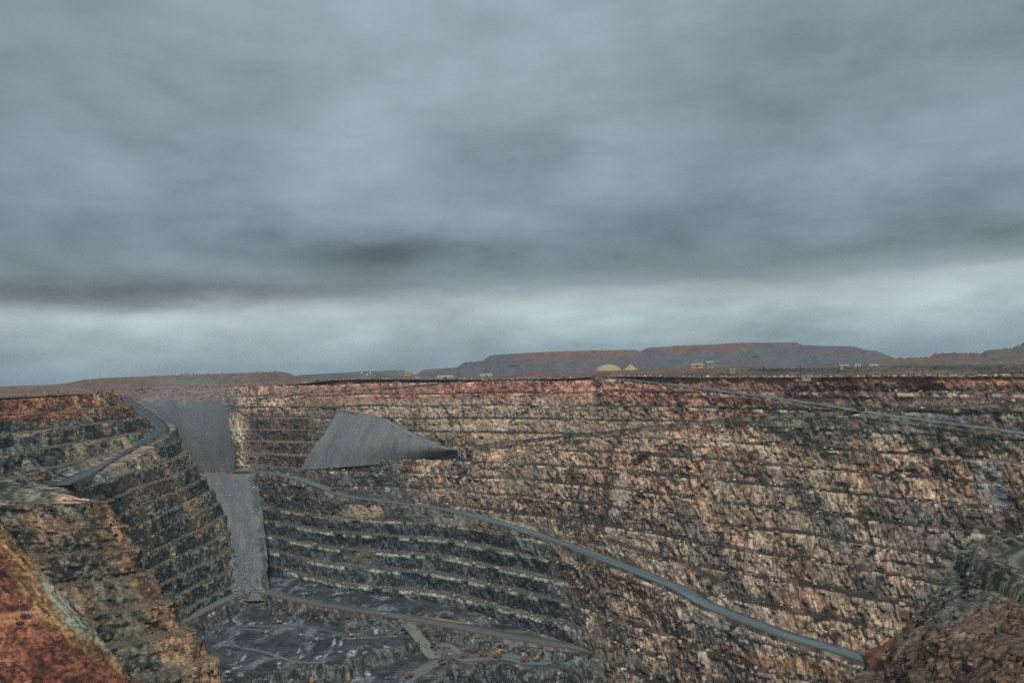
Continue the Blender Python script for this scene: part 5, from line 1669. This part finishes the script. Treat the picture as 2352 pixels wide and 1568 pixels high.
# blocks that have rolled down the two chutes
cp = []
for k in range(900):
    f = rg.random() ** 0.6; u = rg.random()
    y = 1090 + 268 * f
    xl = np.interp(y, [1086, 1172, 1262, 1360], [446, 480, 510, 534]); xr = np.interp(y, [1086, 1172, 1262, 1360], [584, 598, 607, 611])
    Yd = np.interp(y, [1086, 1172, 1262, 1360], [1412, 1310, 1223, 1146])
    cp.append(at_depth(xl + (xr - xl) * u, y, Yd))
cp = np.array(cp)
tone = rg.random((900, 1))
rubble('rubble', cp, 0.35 + 1.3 * rg.random(900) ** 5, pal(84, 90, 94) * (1 - tone) + pal(170, 168, 160) * tone, 'scattered blocks lying on the grey chute', 7)

# fallen blocks on the ledges and slopes
def scatter(o, count, smin, smax, dark, light, label, seed, power=3.0, zlo=-1e9, zhi=1e9, flat=0.0):
    me = o.data
    co = np.empty(len(me.vertices) * 3, np.float32); me.vertices.foreach_get('co', co); co = co.reshape(-1, 3)
    rg2 = np.random.default_rng(seed)
    ok = (co[:, 2] > zlo) & (co[:, 2] < zhi)
    if flat:                                                   # keep to the ledges
        no = np.empty(len(me.vertices) * 3, np.float32); me.vertices.foreach_get('normal', no)
        ok &= np.abs(no.reshape(-1, 3)[:, 2]) > flat
    idx = rg2.choice(np.nonzero(ok)[0], count)
    p = co[idx] + rg2.normal(0, 0.4, (count, 3)).astype(np.float32)
    t_ = rg2.random((count, 1))
    return rubble('rubble', p, smin + (smax - smin) * rg2.random(count) ** power, dark * (1 - t_) + light * t_ ** 1.5, label, seed + 1)


scatter(wall, 9000, 0.5, 2.4, pal(56, 52, 48), pal(190, 172, 148), 'fallen blocks lying along the ledges of the far wall', 61, flat=0.8)
scatter(wl, 2500, 0.4, 1.9, pal(50, 50, 48), pal(160, 148, 128), 'fallen blocks lying along the ledges of the dark left wall', 63, flat=0.8)
scatter(ct, 3500, 0.3, 1.5, pal(36, 34, 30), pal(160, 134, 106), 'broken stones strewn over the brown edged spur', 65)
scatter(et, 6000, 0.25, 1.6, pal(30, 27, 25), pal(156, 128, 104), 'broken stones strewn over the near buttress', 67, power=4.0)
scatter(dt, 2500, 0.12, 0.6, pal(52, 32, 28), pal(170, 118, 88), 'small stones and clods strewn over the red slope', 69, power=3.0)

# ------------------------------------------------------------------ dust hanging over the chute
dm = bpy.data.materials.new('dust_cloud')
dm.use_nodes = True
T = NT(dm.node_tree)
pv = T.n('ShaderNodeVolumePrincipled')
pv.inputs['Color'].default_value = (0.72, 0.82, 0.95, 1)
pv.inputs['Density'].default_value = 0.0017
T.l(pv.outputs[0], T.n('ShaderNodeOutputMaterial').inputs['Volume'])
for k, (px, py, Y, rx, ry, rz) in enumerate(((430, 930, 1585, 110, 60, 62), (480, 1000, 1500, 60, 45, 70))):
    me = bpy.data.meshes.new('dust')
    bm = bmesh.new()
    bmesh.ops.create_icosphere(bm, subdivisions=4, radius=1.0)
    for v in bm.verts:
        q = v.co.normalized()
        f = 1 + 0.22 * math.sin(3.1 * q.x + 2 * q.z + k) * math.cos(2.7 * q.y + 1.3 * q.z)
        v.co = Vector((q.x * rx * f, q.y * ry * f, q.z * rz * f))
    bm.to_mesh(me); bm.free()
    me.materials.append(dm)
    o = bpy.data.objects.new('dust', me)
    COL.objects.link(o)
    o.location = at_depth(px, py, Y)
    tag(o, ['faint blue dust drifting above the upper chute', 'thin dust hanging low in the upper chute'][k], 'dust', kind='stuff')
